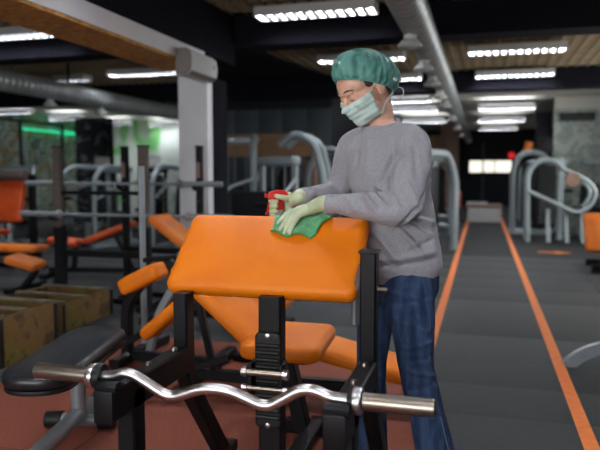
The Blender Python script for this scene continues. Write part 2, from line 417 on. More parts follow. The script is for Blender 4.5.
# ceiling lights
def make_light(L=1.15, W=.24, up=False):
    t = thing('ceiling_light', 'x', 'light')
    b = MB(); b.bb(-L / 2, L / 2, -W / 2, W / 2, .045, .075)
    for s in (-1, 1):
        b.bb(-L / 2, L / 2, s * W / 2 - .008, s * W / 2 + .008, -.01, .075); b.bb(s * L / 2 - .008, s * L / 2 + .008, -W / 2, W / 2, -.01, .075)
    obj('housing', b, 'fixture_white', t)
    b = MB(); b.bb(-L / 2 + .02, L / 2 - .02, -W / 2 + .02, W / 2 - .02, .035, .044); obj('lamp_panel', b, 'lamp_emit', t)
    if up:  # lowered lamps get an added glowing top that brightens the ceiling
        b = MB(); b.bb(-L / 2 + .02, L / 2 - .02, -W / 2 + .02, W / 2 - .02, .076, .082); obj('uplight_panel', b, 'uplight', t)
        for sx in (-1, 1):
            b = MB(); b.bb(sx * L * .35 - .006, sx * L * .35 + .006, -.006, .006, .075, .26); obj('hanger', b, 'grey_steel', t)
    n = int(L / .095)
    b = MB(); b.bb(-.021, .021, -W / 2 + .008, W / 2 - .008, -.008, .03)
    p = obj('louvre', b, 'louvre_grey', t); p.location = (-L / 2 + L / n, 0, 0)
    for i in range(2, n): share(p, (-L / 2 + i * L / n, 0, 0), t)
    return t
lps = {}
def light(x, y, label, z=2.745, rz=0, s=1.0):
    up = z < 2.65
    o = copy_tree(lps[up]) if up in lps else lps.setdefault(up, make_light(up=up))
    o.location = (x, y, z); o.rotation_euler = (0, 0, rz); o['label'] = label; o['group'] = 'louvred ceiling lights'; o.scale = (s, 1, 1)
light(-1.56, 6.12, 'large louvred ceiling light nearest the top edge, above the woman')
light(-1.6, 8.75, 'louvred ceiling light level with the woman\'s hair cap')
for y, n in ((10.7, 'first'), (12.6, 'second'), (14.6, 'third'), (18.0, 'fourth')):
    light(-1.55, y, 'louvred ceiling light left of the main duct, %s beyond the hair cap' % n, 2.745 if y < 11 else 2.58)
light(.37, 8.65, 'louvred ceiling light between the two black beams right of the duct')
light(.44, 10.78, 'louvred ceiling light against the second black beam right of the duct')
for y, n in ((14.5, 'nearest'), (17.9, 'middle'), (21.6, 'farthest')):
    light(.45, y, '%s louvred light on the plain grey ceiling right of the duct' % n, 2.58)
light(-5.03, 6.2, 'bright louvred ceiling light at the left edge under the bulkhead')
light(-5.03, 9.1, 'louvred ceiling light in the left hall beside the chipboard bulkhead')
light(-6.5, 9.4, 'small ceiling light above the left ventilation duct', s=.5)
light(-6.7, 11.65, 'small ceiling light beyond the left duct', 2.58, s=.5)
for (x, y, lab) in ((-10.1, 16.6, 'ceiling light over the green painted wall'), (-8.9, 17.2, 'ceiling light beside the white column in the left hall'), (-10.4, 12.8, 'far ceiling light at the left edge below the duct'), (-10.3, 14.6, 'far ceiling light over the wire cage')):
    light(x, y, lab, 2.6, s=.8)
for (x, y, lab) in ((-1.56, 3.3, 'above the preacher bench'), (.42, 3.3, 'above the near end of the lane'), (-5.0, 3.3, 'above the left hall beside the crates'), (-1.56, .8, 'in front of the curl bar'), (.42, .8, 'above the camera'),
                    (-5.0, .8, 'in the near left hall'), (-3.3, -1.8, 'left of the shop window'), (.42, -1.8, 'right of the shop window')):
    light(x, y, 'louvred ceiling light out of view, ' + lab)

# ventilation ducts
def duct(name, label, x, z, r, y0, y1, vents, glabel):
    t = thing(name, label, 'duct', (x, y0, z))
    b = MB(); pts = []; sc = []
    n = int((y1 - y0) / .12)
    for i in range(n + 1):
        y = (y1 - y0) * i / n
        for (dy, k) in ((0, 1.0), (.012, 1.06), (.03, 1.06), (.042, 1.0)):
            if y + dy <= y1 - y0 + 1e-6: pts.append((0, y + dy, 0)); sc.append(r * k)
    b.sweep(pts, [(math.cos(2 * math.pi * j / 16), math.sin(2 * math.pi * j / 16)) for j in range(16)], scales=sc)
    obj('spiral_pipe', b, 'duct', t)
    b = MB()
    y = y0 + 1.0
    while y < y1:
        b.box((0, y - y0, (H - z) / 2 + r / 2), (.02, .03, H - z - r + .02)); y += 3.0
    obj('hanger', b, 'black_steel', t)
    vp = None
    for i, yy in enumerate(vents):
        if vp is None:
            vp = thing('air_vent', '', 'vent'); b = MB()
            b.lathe([(.05, .085), (.05, .05), (.06, .045), (.092, .01), (.096, 0), (.092, -.012), (.07, -.008)], 20); obj('diffuser', b, 'vent_white', vp)
            b = MB(); b.lathe([(.001, -.006), (.055, -.01), (.058, -.018), (.03, -.024), (.001, -.024)], 18); obj('centre_disc', b, 'vent_white', vp)
            v = vp
        else: v = copy_tree(vp)
        v.location = (x - .03, yy, z - r - .085); v['label'] = glabel(i); v['category'] = 'vent'; v['group'] = 'round vents under the ' + label[:24].strip()
ordn = ['nearest', 'second', 'third', 'fourth', 'fifth', 'sixth', 'seventh', 'eighth']
duct('ventilation_duct', 'round silver duct running down the ceiling above the lane', -.53, 2.43, .125, 2.2, 24.5, (5.15, 6.35, 7.45, 8.8, 10.0, 12.6, 15.2, 18.5), lambda i: '%s round white vent under the duct above the lane' % ordn[i])
duct('ventilation_duct', 'round silver duct crossing the left hall behind the white column', -5.95, 2.42, .135, 4.5, 17.3, (6.9, 8.1, 9.4, 12.6), lambda i: '%s round white vent under the left hall duct' % ordn[i])
# air conditioner on the bulkhead
t = thing('air_conditioner', 'white wall air conditioner fixed at the top of the white column', 'air conditioner', (-2.51, 5.08, 2.07))
b = MB()
prof = [(0, 0), (.09, .0), (.135, .04), (.145, .11), (.135, .19), (.10, .22), (0, .22)]
n = len(prof); V = [(x, 0.012, z) for x, z in prof] + [(x, .56, z) for x, z in prof]
b.add(V, [tuple(range(n - 1, -1, -1)), tuple(range(n, 2 * n))] + [(i, (i + 1) % n, (i + 1) % n + n, i + n) for i in range(n)]); obj('casing', b, 'ac_white', t)
b = MB(); V = [(x * .98, 0.0, z) for x, z in prof] + [(x * .98, .012, z) for x, z in prof]
b.add(V, [tuple(range(n - 1, -1, -1)), tuple(range(n, 2 * n))] + [(i, (i + 1) % n, (i + 1) % n + n, i + n) for i in range(n)]); obj('end_cap', b, 'ac_grey', t)
b = MB(); b.box((.118, .29, .018), (.05, .5, .006), rotm(0, R(-35), 0)); obj('air_flap', b, 'ac_grey', t)
b = MB(); b.lathe([(.001, 0), (.016, 0), (.016, .004), (.001, .004)], 14, Matrix.Translation((.143, .48, .12)) @ rotm(0, R(90), 0)); obj('badge', b, 'ac_grey', t)
# vent box on the graffiti wall, smoke detector, red exit lamp, neon
t = thing('wall_vent', 'black slotted vent box at the top of the graffiti wall', 'vent', (1.85, 14.5, 2.3))
b = MB(); b.bb(-.33, .33, -.05, .095, 0, .16); obj('vent_box', b, 'black_plastic', t, bevel=.01)
for k in range(4): b = MB(); b.box((0, -.055, .03 + k * .034), (.58, .012, .012)); obj('slat', b, 'plate_grey', t)
t = thing('exit_lamp', 'small round red lamp above the far windows', 'lamp', (1.0, 24.95, 1.85))
b = MB(); b.lathe([(.001, 0), (.1, .0), (.12, .02), (.08, .06), (.001, .075)], 16, rotm(R(90))); obj('lens', b, 'red_glow', t)
b = MB(); b.lathe([(.14, 0), (.14, -.045), (.12, -.045), (.12, 0)], 16, rotm(R(90))); obj('lamp_base', b, 'black_plastic', t)
t = thing('neon_tube', 'long glowing green neon tube over the graffiti wall', 'light', (-11.9, 14.9, 2.42))
b = MB(); b.tube([(0, 0, 0), (0, 2.4, -.02)], .045, 12); obj('glass_tube', b, 'neon_green', t)
for yy in (0, 2.4):
    b = MB(); b.box((-.05, yy, -.01), (.12, .06, .1)); obj('end_clamp', b, 'black_plastic', t, bevel=.008)
# wire cage in front of the left graffiti wall
t = thing('wire_cage', 'black wire mesh fence in front of the left graffiti wall', 'fence', (-10.9, 11.9, 0))
b = MB()
for k in range(30): b.box((0, k * .115, 1.25), (.008, .012, 2.5))
for k in range(21): b.box((0, 1.67, k * .122 + .03), (.008, 3.34, .012))
m_ = obj('wire_mesh', b, 'grey_steel', t); m_['kind'] = 'stuff'
for k in range(3):
    b = MB(); b.box((0, k * 1.67, 1.27), (.06, .06, 2.54)); obj('post', b, 'wood_pink' if k == 0 else 'black_steel', t, bevel=.005)
b = MB(); b.box((0, 1.67, 2.5), (.05, 3.4, .05)); obj('top_rail', b, 'black_steel', t)
# ------------------------------------------------------------------ gym equipment in the background
def TH(name, label, cat, loc, rz=0, group=None):
    t = thing(name, label, cat, loc, rz, group)
    return t, (lambda nm, b, m, par=None, **k: obj(nm, b, m, par or t, **k))
def barbell(label, x0, x1, y, z, plates=0):
    t, A = TH('barbell', label, 'barbell', ((x0 + x1) / 2, y, z), 0, 'straight barbells on the racks'); h = (x1 - x0) / 2
    M = rotm(0, R(90), 0)
    b = MB(); b.lathe([(.014, -h + .38), (.014, h - .38)], 12, M); A('shaft', b, 'silver')
    for s in (-1, 1):
        a, c = sorted((s * (h - .40), s * h))
        b = MB(); b.lathe([(.02, a), (.025, a + .004), (.025, c - .004), (.02, c)], 16, M); A('sleeve', b, 'silver')
        b = MB(); b.lathe([(.02, s * (h - .41) - .012), (.038, s * (h - .41) - .012), (.038, s * (h - .41) + .012), (.02, s * (h - .41) + .012)], 16, M); A('collar', b, 'chrome')
def rack(label, xl, xr, y, ztop, w_, taupe, bz):
    t, A = TH('bench_press_rack', label, 'rack', ((xl + xr) / 2, y, 0), 0, 'bench press racks'); d = (xr - xl) / 2
    for s in (-1, 1):
        x = s * d
        if taupe:
            b = MB(); b.bar([(x, 0, .74), (x, 0, ztop)], w_, .06); u = A('upright', b, 'taupe')
            b = MB(); b.bar(roundpath([(x, .01, .76), (x, .01, .42), (x + .05, -.09, .03)], .2), w_ * 1.15, .075); A('lower_post', b, 'black_steel')
            b = MB(); b.bar([(x, .02, .42), (x - .22, .18, .03)], .06, .06); A('rear_strut', b, 'black_steel')
        else:
            b = MB(); b.bar([(x, 0, .03), (x, 0, ztop)], w_, .06); u = A('upright', b, 'black_steel')
            b = MB(); b.box((x, -.035, ztop - .22), (w_ * .6, .01, .14)); A('red_decal', b, 'wood_pink')
        b = MB(); b.box((x, 0, ztop + .004), (w_ + .006, .066, .012)); A('post_cap', b, 'black_plastic', u)
        for k in range(5):
            b = MB(); b.lathe([(.001, .004), (.008, .004), (.008, 0), (.001, 0)], 8, Matrix.Translation((x, -.031, .86 + k * .12)) @ rotm(R(90))); A('bolt', b, 'grey_steel', u)
        b = MB(); b.bar(roundpath([(x, -.02, bz - .055), (x, -.10, bz - .055), (x, -.135, bz - .01)], .02), .05, .016); A('bar_hook', b, 'black_steel')
        b = MB(); b.bar([(x, -.12, .03), (x, .24, .03)], .07, .055); A('foot', b, 'black_steel')
    b = MB(); b.bar([(-d, .02, .50), (d, .02, .50)], .05, .06); A('cross_bar', b, 'black_steel')
    b = MB(); b.bar([(-d, .21, .03), (d, .21, .03)], .06, .05); A('floor_bar', b, 'black_steel')
    if taupe:
        b = MB(); b.bar([(-d, 0, 1.06), (d, 0, 1.06)], .035, .035); A('upper_bar', b, 'black_steel')
rack('bench press rack with tall taupe upright posts, nearest at the left', -3.78, -2.90, 5.2, 1.475, .085, True, .87)
rack('bench press rack with slim black posts in front of the white column', -3.32, -2.54, 5.60, 1.485, .058, False, 1.14)
barbell('lower straight barbell hooked on the taupe rack', -4.1, -2.0, 5.075, .87)
barbell('upper straight barbell hooked on the slim black rack', -4.35, -2.26, 5.475, 1.14)

def incline(label, loc, rz, ang, m='orange_dull', L=.8, seat=True):
    t, A = TH('workout_bench', label, 'bench', loc, rz, 'orange workout benches on the left')
    c, s = math.cos(ang), math.sin(ang)
    b = MB(); b.pad(.28, L, .075, .04, .03, Matrix.Translation((0, .05 + c * L / 2, .43 + s * L / 2)) @ rotm(ang)); A('backrest', b, m)
    b = MB(); b.pad(.3, .38, .075, .05, .03, Matrix.Translation((0, -.20, .43)) @ rotm(R(-8))); A('seat', b, m)
    b = MB(); b.bar([(0, -.42, .09), (0, .72, .09)], .06, .06); A('base_rail', b, 'black_steel')
    for yy in (-.4, .7):
        b = MB(); b.bar([(-.25, yy, .035), (.25, yy, .035)], .07, .06); A('foot', b, 'black_steel')
    b = MB(); b.bar([(0, -.12, .1), (0, -.08, .40)], .06, .06); A('post', b, 'black_steel')
    b = MB(); b.bar([(0, .60, .1), (0, .05 + c * L * .6, .36 + s * L * .6)], .045, .045); A('back_strut', b, 'black_steel')
    b = MB(); b.bar([(0, -.02, .375), (0, .05 + c * L * .85, .375 + s * L * .85)], .05, .04); A('back_frame', b, 'black_steel')
    return t
incline('low orange bench whose back rises to the right behind the taupe post', (-4.55, 6.7, 0), R(-78), R(21), 'redorange', L=.62)
incline('orange incline bench sloping down to the right beside the white column', (-1.92, 4.85, 0), R(84), R(34))
# flat orange bench at the left edge
t, A = TH('workout_bench', 'long flat orange bench reaching in from the left edge', 'bench', (-4.95, 5.85, 0), 0, 'orange workout benches on the left')
b = MB(); b.pad(1.15, .3, .07, .04, .028, Matrix.Translation((-.1, 0, .44))); A('seat_pad', b, 'orange_dull')
b = MB(); b.pad(.34, .26, .08, .05, .03, Matrix.Translation((.60, -.42, .36)) @ rotm(R(4), R(14), R(8))); A('front_pad', b, 'orange_dull')
b = MB(); b.bar([(-.6, 0, .375), (.45, 0, .375)], .06, .05); A('pad_rail', b, 'black_steel')
for x in (-.5, .40):
    b = MB(); b.bar(roundpath([(x, 0, .37), (x, 0, .2), (x - .1, -.1, .03)], .08), .06, .06); A('leg', b, 'black_steel')
    b = MB(); b.bar([(x - .1, -.35, .03), (x - .1, .25, .03)], .07, .055); A('foot', b, 'black_steel')
b = MB(); b.bar([(.42, -.02, .36), (.58, -.42, .30)], .05, .05); A('front_arm', b, 'black_steel')
# upright red-orange machine at the very left
t, A = TH('preacher_machine', 'red-orange upright pad with grey roll and black post, left edge', 'machine', (-5.72, 7.08, 0))
b = MB(); b.pad(.42, .56, .09, .05, .03, Matrix.Translation((-.16, 0, .88)) @ rotm(R(80))); A('chest_pad', b, 'redorange')
b = MB(); b.tube([(-.45, -.02, 1.21), (.12, -.02, 1.21)], .075, 16); A('arm_roll', b, 'taupe', bevel=.02)
b = MB(); b.bar([(.14, .06, .03), (.14, .06, 1.22)], .08, .07); A('post', b, 'black_steel')
b = MB(); b.bar([(-.16, .06, .6), (.14, .06, .6)], .06, .06); A('cross_bar', b, 'black_steel')
b = MB(); b.bar([(-.4, .06, .03), (.3, .06, .03)], .07, .055); A('foot', b, 'black_steel')
b = MB(); b.pad(.34, .34, .07, .04, .028, Matrix.Translation((-.16, -.36, .5))); A('seat', b, 'redorange')
b = MB(); b.bar([(-.16, -.36, .03), (-.16, -.36, .47)], .06, .06); A('seat_post', b, 'black_steel')
# grey step platform
t, A = TH('step_platform', 'low grey step platform on the floor behind the crates', 'platform', (-3.7, 7.75, 0))
b = MB(); b.pad(1.1, .7, .05, .04, .015, Matrix.Translation((0, 0, .135)), crown=0); A('top_board', b, 'plate_grey')
for x in (-.42, .42):
    b = MB(); b.box((x, 0, .055), (.14, .6, .11)); A('leg_block', b, 'black_plastic', bevel=.01)

def machine(label, loc, rz=0, h=1.6, w=.8, arch=True, pad='vinyl_black', seat=True, lever=True, nplates=11, shroud=False, back=(.36, .5), console=None, group='grey weight machines'):
    """selectorised weight machine: base, stack tower, arched frame, seat, backrest, lever arms"""
    t, A = TH('weight_machine', label, 'machine', loc, rz, group)
    fr = 'machine_silver'
    for s in (-1, 1):
        b = MB(); b.bar([(s * w / 2, -.55, .035), (s * w / 2, .55, .035)], .07, .06); A('base_rail', b, fr)
        b = MB(); b.bar([(s * .24, .42, .05), (s * .24, .42, h - .1)], .06, .08); A('tower_post', b, fr if not shroud else 'black_steel')
        b = MB(); b.tube([(s * .09, .42, .1), (s * .09, .42, h - .12)], .012, 8); A('guide_rod', b, 'grey_steel')
        if arch:
            b = MB(); b.tube(roundpath([(s * w / 2, -.5, .05), (s * w / 2, -.48, h * .86), (s * w / 2 * .95, -.25, h), (s * .28, .42, h - .04)], .28, 7), .042, 12); A('arch_tube', b, fr)
        if lever:
            b = MB(); b.tube(roundpath([(s * .3, .30, h * .8), (s * .42, -.05, h * .74), (s * .40, -.42, h * .60), (s * .22, -.46, h * .60)], .1, 5), .024, 10); lv = A('lever_arm', b, fr)
            b = MB(); b.tube([(s * .36, -.455, h * .60), (s * .20, -.46, h * .60)], .03, 10); A('grip', b, 'black_plastic', lv)
    b = MB(); b.bar([(-w / 2, .42, .05), (w / 2, .42, .05)], .08, .07); A('cross_rail', b, fr)
    b = MB(); b.pad(.58, .20, .12, .06, .04, Matrix.Translation((0, .42, h - .06)), crown=0); A('tower_cap', b, fr if not shroud else 'black_plastic')
    b = MB(); b.box((0, 0, 0), (.34, .12, .036)); p = A('weight_plate', b, 'plate_grey', bevel=.004); p.location = (0, .42, .13)
    for k in range(1, nplates): share(p, (0, .42, .13 + k * .042), t)
    if shroud:
        b = MB(); b.box((0, .34, h * .52), (.42, .015, h * .72)); A('stack_cover', b, 'black_plastic', bevel=.005)
    if seat:
        b = MB(); b.bar([(0, -.28, .05), (0, -.28, .42)], .07, .07); A('seat_post', b, fr)
        b = MB(); b.bar([(0, -.5, .05), (0, .4, .05)], .07, .06); A('centre_rail', b, fr)
        b = MB(); b.pad(.36, .38, .07, .06, .03, Matrix.Translation((0, -.28, .46))); A('seat', b, pad)
        b = MB(); b.bar([(0, -.02, .3), (0, .04, .95)], .06, .06); A('back_post', b, fr)
        b = MB(); b.pad(back[0], back[1], .08, .06, .03, Matrix.Translation((0, -.07, .52 + back[1] / 2)) @ rotm(R(82))); A('backrest', b, pad)
    if console:
        b = MB(); b.pad(.34, .24, .05, .04, .02, Matrix.Translation((0, .30, h + .12)) @ rotm(R(70))); A('console', b, console)
    return t
def arch_machine(label, loc, rz, path, r=.05, posts=(), group='grey weight machines', width=.5):
    """frame of two bent tubes, path in the machine's own XZ plane"""
    t, A = TH('weight_machine', label, 'machine', loc, rz, group)
    for y in (-width / 2, width / 2):
        b = MB(); b.tube(roundpath([(x, y, z) for x, z in path], .16, 6), r, 12); A('bent_tube', b, 'machine_silver')
    for (x, z) in posts:
        b = MB(); b.tube([(x, -width / 2, z), (x, width / 2, z)], r * .7, 10); A('cross_tube', b, 'machine_silver')
    return t, A
# --- behind the preacher pad, between column and woman
machine('dark tower weight machine just right of the white column', (-3.78, 9.7, 0), R(10), 1.82, .7, arch=True, shroud=False, lever=True, console=None)
machine('weight machine with a wide black back pad left of the spray bottle', (-2.60, 7.55, 0), R(-12), 1.45, .8, arch=False, back=(.8, .5), shroud=False)
t, A = arch_machine('weight machine with one tall silver hoop behind the spray bottle', (-2.38, 9.0, 0), R(4), [(.22, .03), (.24, 1.2), (.12, 1.66), (-.16, 1.80), (-.38, 1.62)], .055, ((.24, .5), (.23, 1.1)))
b = MB(); b.ball((-.28, 0, 1.12), (.2, .2, .26), 12); A('weight_ball', b, 'black_plastic')
b = MB(); b.bar([(-.28, 0, .03), (-.28, 0, .95)], .1, .1); A('centre_post', b, 'machine_silver')
b = MB(); b.pad(.4, .36, .08, .06, .03, Matrix.Translation((-.28, -.3, .5))); A('seat', b, 'wood_warm')
b = MB(); b.bar([(-.4, -.25, .03), (.3, -.25, .03)], .07, .06); A('foot', b, 'machine_silver')
b = MB(); b.bar([(-.4, .25, .03), (.3, .25, .03)], .07, .06); A('foot', b, 'machine_silver')
t, A = arch_machine('weight machine with a rounded silver hoop right behind the woman\'s arms', (-2.50, 10.7, 0), R(0), [(-.30, .03), (-.30, 1.25), (-.1, 1.62), (.2, 1.62), (.42, 1.4), (.45, .03)], .05, ((-.3, .6), (.45, .6)))
b = MB(); b.pad(.36, .5, .08, .06, .03, Matrix.Translation((.08, 0, .9)) @ rotm(R(82))); A('backrest', b, 'vinyl_black')
b = MB(); b.pad(.36, .38, .08, .06, .03, Matrix.Translation((.08, -.26, .5))); A('seat', b, 'vinyl_black')
b = MB(); b.bar([(.08, 0, .03), (.08, 0, .9)], .07, .07); A('centre_post', b, 'machine_silver')
b = MB(); b.box((-.30, 0, .75), (.18, .3, 1.4)); A('wood_side_panel', b, 'wood_pink', bevel=.01)
# --- left of the lane, right of the woman
for (x, y, lab, h) in ((-.90, 9.9, 'nearest rounded silver machine left of the lane beside the woman', 1.52), (-1.05, 12.2, 'second rounded silver machine left of the lane', 1.5), (-1.05, 14.6, 'farthest rounded silver machine left of the lane', 1.5)):
    t, A = arch_machine(lab, (x, y, 0), R(68), [(-.62, .04), (-.64, 1.15), (-.42, h), (.35, h), (.62, 1.1), (.62, .04)], .06, ((-.64, .25), (-.64, .6), (.62, .4)), 'rounded machines along the lane', .56)
    b = MB(); b.box((.0, 0, .78), (.55, .36, 1.1)); A('weight_housing', b, 'black_plastic', bevel=.03)
    b = MB(); b.bar([(-.6, 0, .05), (.6, 0, .05)], .1, .08); A('base_rail', b, 'machine_silver')
    b = MB(); b.pad(.36, .4, .08, .06, .03, Matrix.Translation((-.42, 0, .5))); A('seat', b, 'vinyl_black')
    b = MB(); b.bar([(-.42, 0, .05), (-.42, 0, .47)], .07, .07); A('seat_post', b, 'machine_silver')
t, A = TH('plate_stand', 'small orange plate stand left of the far lane end', 'stand', (-.56, 17.3, 0))
b = MB(); b.lathe([(.02, -.04), (.2, -.04), (.21, -.02), (.21, .02), (.2, .04), (.02, .04)], 20, Matrix.Translation((0, 0, .55)) @ rotm(0, R(90))); A('plate', b, 'redorange')
b = MB(); b.bar([(0, 0, .03), (0, 0, .75)], .05, .05); A('post', b, 'black_steel')
b = MB(); b.box((0, 0, .02), (.3, .3, .04)); A('base', b, 'black_steel')
# --- lane end: padded box and bench
t, A = TH('jump_box', 'low pale grey padded box across the far end of the lane', 'box', (.06, 16.9, 0))
b = MB(); b.box((0, 0, .19), (.8, .6, .36)); A('box_body', b, 'sign_white', bevel=.02)
b = MB(); b.pad(.82, .62, .07, .04, .02, Matrix.Translation((0, 0, .405))); A('top_pad', b, 'wood_pink')
t, A = TH('step_bench', 'white edged step bench at the end of the lane', 'step', (-.02, 20.8, 0))
b = MB(); b.box((0, 0, .12), (.9, .7, .18)); A('step_body', b, 'black_plastic', bevel=.03)
b = MB(); b.box((-.12, -.36, .27), (.60, .05, .16)); A('white_edge', b, 'sign_white', bevel=.01)
b = MB(); b.pad(.9, .7, .05, .04, .02, Matrix.Translation((0, 0, .235))); A('top_pad', b, 'plate_grey')
# --- right of the lane
t, A = arch_machine('large lever weight machine with long bent silver arm right of the lane', (1.05, 12.2, 0), 0, [(-.27, .03), (-.29, .95), (-.30, 1.22), (-.14, 1.45), (.14, 1.46), (.30, 1.28)], .045, ((-.28, .3), (-.29, .95)))
for y in (-.3, .3):
    b = MB(); b.tube(roundpath([(-.28, y, .92), (.10, y, .74), (.52, y, .54), (.72, y, .66), (.82, y, .92), (.62, y, 1.15), (.30, y, 1.28)], .16, 6), .038, 12); A('lever_arm', b, 'machine_silver')
b = MB(); b.box((.05, .12, .82), (.30, .22, 1.1)); A('weight_housing', b, 'black_plastic', bevel=.03)
for k in range(7): b = MB(); b.box((.05, -.02, .36 + k * .06), (.26, .1, .045)); A('weight_plate', b, 'plate_grey', bevel=.005)
for x in (.06, .36, .62):
    b = MB(); b.bar(roundpath([(x, -.1, .6), (x, -.18, .3), (x + .02, -.22, .03)], .1), .07, .07); A('leg', b, 'machine_silver')
b = MB(); b.pad(.36, .36, .08, .06, .03, Matrix.Translation((.48, -.1, .62))); A('seat', b, 'vinyl_black')
b = MB(); b.lathe([(.02, -.03), (.12, -.03), (.12, .03), (.02, .03)], 18, Matrix.Translation((.42, -.34, 1.12)) @ rotm(R(90))); A('round_weight', b, 'wood_pink')
b = MB(); b.bar([(.3, .28, .03), (.3, .28, 1.5)], .1, .1); A('rear_post', b, 'machine_silver')
t, A = arch_machine('tall silver arch machine behind the lever machine right of the lane', (.85, 14.0, 0), 0, [(-.24, .03), (-.26, 1.3), (-.12, 1.62), (.2, 1.65), (.42, 1.5), (.42, .03)], .05, ((-.25, .4), (.42, .4)))
b = MB(); b.box((.1, .1, .85), (.34, .3, 1.2)); A('weight_housing', b, 'black_plastic', bevel=.03)
b = MB(); b.box((.34, 0, 1.78), (.26, .22, .34)); A('top_box', b, 'black_plastic', bevel=.02)
b = MB(); b.tube([(.0, 0, 1.62), (.05, 0, 1.86)], .08, 14); A('orange_cylinder', b, 'orange_dull', bevel=.01)
b = MB(); b.box((.1, 0, .04), (.8, .6, .08)); A('base_plate', b, 'machine_silver', bevel=.01)
machine('grey weight machine against the graffiti wall at the right edge', (1.98, 13.3, 0), R(-25), 1.5, .8, arch=True)
machine('grey weight machine between the lever machine and the far windows', (1.45, 18.0, 0), R(-90), 1.55, .8, arch=True)
# orange seat machine, right edge
t, A = TH('seated_machine', 'machine with wide orange seat back at the right edge', 'machine', (1.56, 8.9, 0))
b = MB(); b.pad(.52, .52, .09, .05, .035, Matrix.Translation((-.05, -.2, .50)) @ rotm(R(62), 0, R(-6)), taper=1.15); A('backrest', b, 'orange_dull')
b = MB(); b.pad(.42, .4, .08, .05, .03, Matrix.Translation((.08, .32, .46))); A('seat', b, 'orange_dull')
b = MB(); b.bar(roundpath([(.0, -.14, .48), (.02, .02, .3), (.02, .3, .06)], .1), .08, .08); A('post', b, 'black_steel')
b = MB(); b.bar([(-.22, -.15, .05), (.5, -.15, .05)], .12, .09); A('foot', b, 'black_steel')
b = MB(); b.bar([(-.2, .5, .05), (.5, .5, .05)], .1, .08); A('foot', b, 'black_steel')
b = MB(); b.bar([(.02, -.15, .06), (.02, .5, .06)], .09, .07); A('base_rail', b, 'black_steel')
b = MB(); b.lathe([(.05, -.03), (.13, -.03), (.14, 0), (.13, .03), (.05, .03)], 20, Matrix.Translation((-.02, -.1, .30)) @ rotm(0, R(90))); A('wheel', b, 'grey_steel')
# curved silver foot, right edge foreground
t, A = TH('exercise_bike', 'curved silver foot of an exercise bike at the lower right edge', 'exercise bike', (1.15, 4.62, 0))
b = MB(); b.bar(spline([(-.60, -.19, .0), (-.565, -.19, .035), (-.50, -.19, .085), (-.40, -.18, .125), (-.2, -.13, .165), (.05, -.06, .185), (.36, 0, .19)], 5), .085, .05, up=(0, 1, 0)); A('curved_foot', b, 'silver')
b = MB(); b.bar(spline([(.98, .10, .018), (.86, .08, .09), (.62, .03, .16), (.36, 0, .19)], 5), .085, .035, up=(0, 1, 0)); A('curved_foot', b, 'silver')
b = MB(); b.bar([(.36, 0, .18), (.36, 1.0, .20), (.36, 1.05, .05)], .08, .07); A('spine', b, 'silver')
b = MB(); b.bar([(.06, 1.05, .035), (.66, 1.05, .035)], .07, .06); A('rear_foot', b, 'silver')
b = MB(); b.bar([(.36, .72, .2), (.36, .8, .85)], .06, .06); A('seat_post', b, 'silver')
b = MB(); b.pad(.24, .28, .07, .08, .03, Matrix.Translation((.36, .82, .89)), taper=.6); A('saddle', b, 'vinyl_black')
b = MB(); b.bar([(.36, .1, .19), (.36, .0, 1.05)], .06, .06); A('handle_post', b, 'silver')
b = MB(); b.tube(roundpath([(.12, .2, 1.1), (.12, 0, 1.06), (.60, 0, 1.06), (.60, .2, 1.1)], .08), .018, 10); A('handlebar', b, 'black_plastic')
b = MB(); b.lathe([(.03, -.03), (.22, -.03), (.23, 0), (.22, .03), (.03, .03)], 26, Matrix.Translation((.36, .28, .43)) @ rotm(0, R(90))); A('flywheel', b, 'grey_steel')
# --- left hall, far
k = 0
for (x, y, rz, lab, cs) in ((-8.1, 12.6, R(20), 'far weight machine with pale console below the green mural', 'sign_white'), (-6.9, 12.6, R(10), 'far weight machine with pale console left of the white column', 'sign_white'),
                        (-7.6, 9.2, R(30), 'grey weight machine between the cage and the taupe post', None), (-6.3, 9.8, R(-15), 'grey weight machine behind the slim black rack', None), (-9.0, 10.6, R(40), 'grey weight machine at the foot of the wire cage', None), (-4.7, 9.9, R(0), 'dark weight machine behind the white column', None)):
    machine(lab, (x, y, 0), rz, 1.35, .8, arch=(cs is None), shroud=(cs is not None), console=cs, group='weight machines in the left hall')
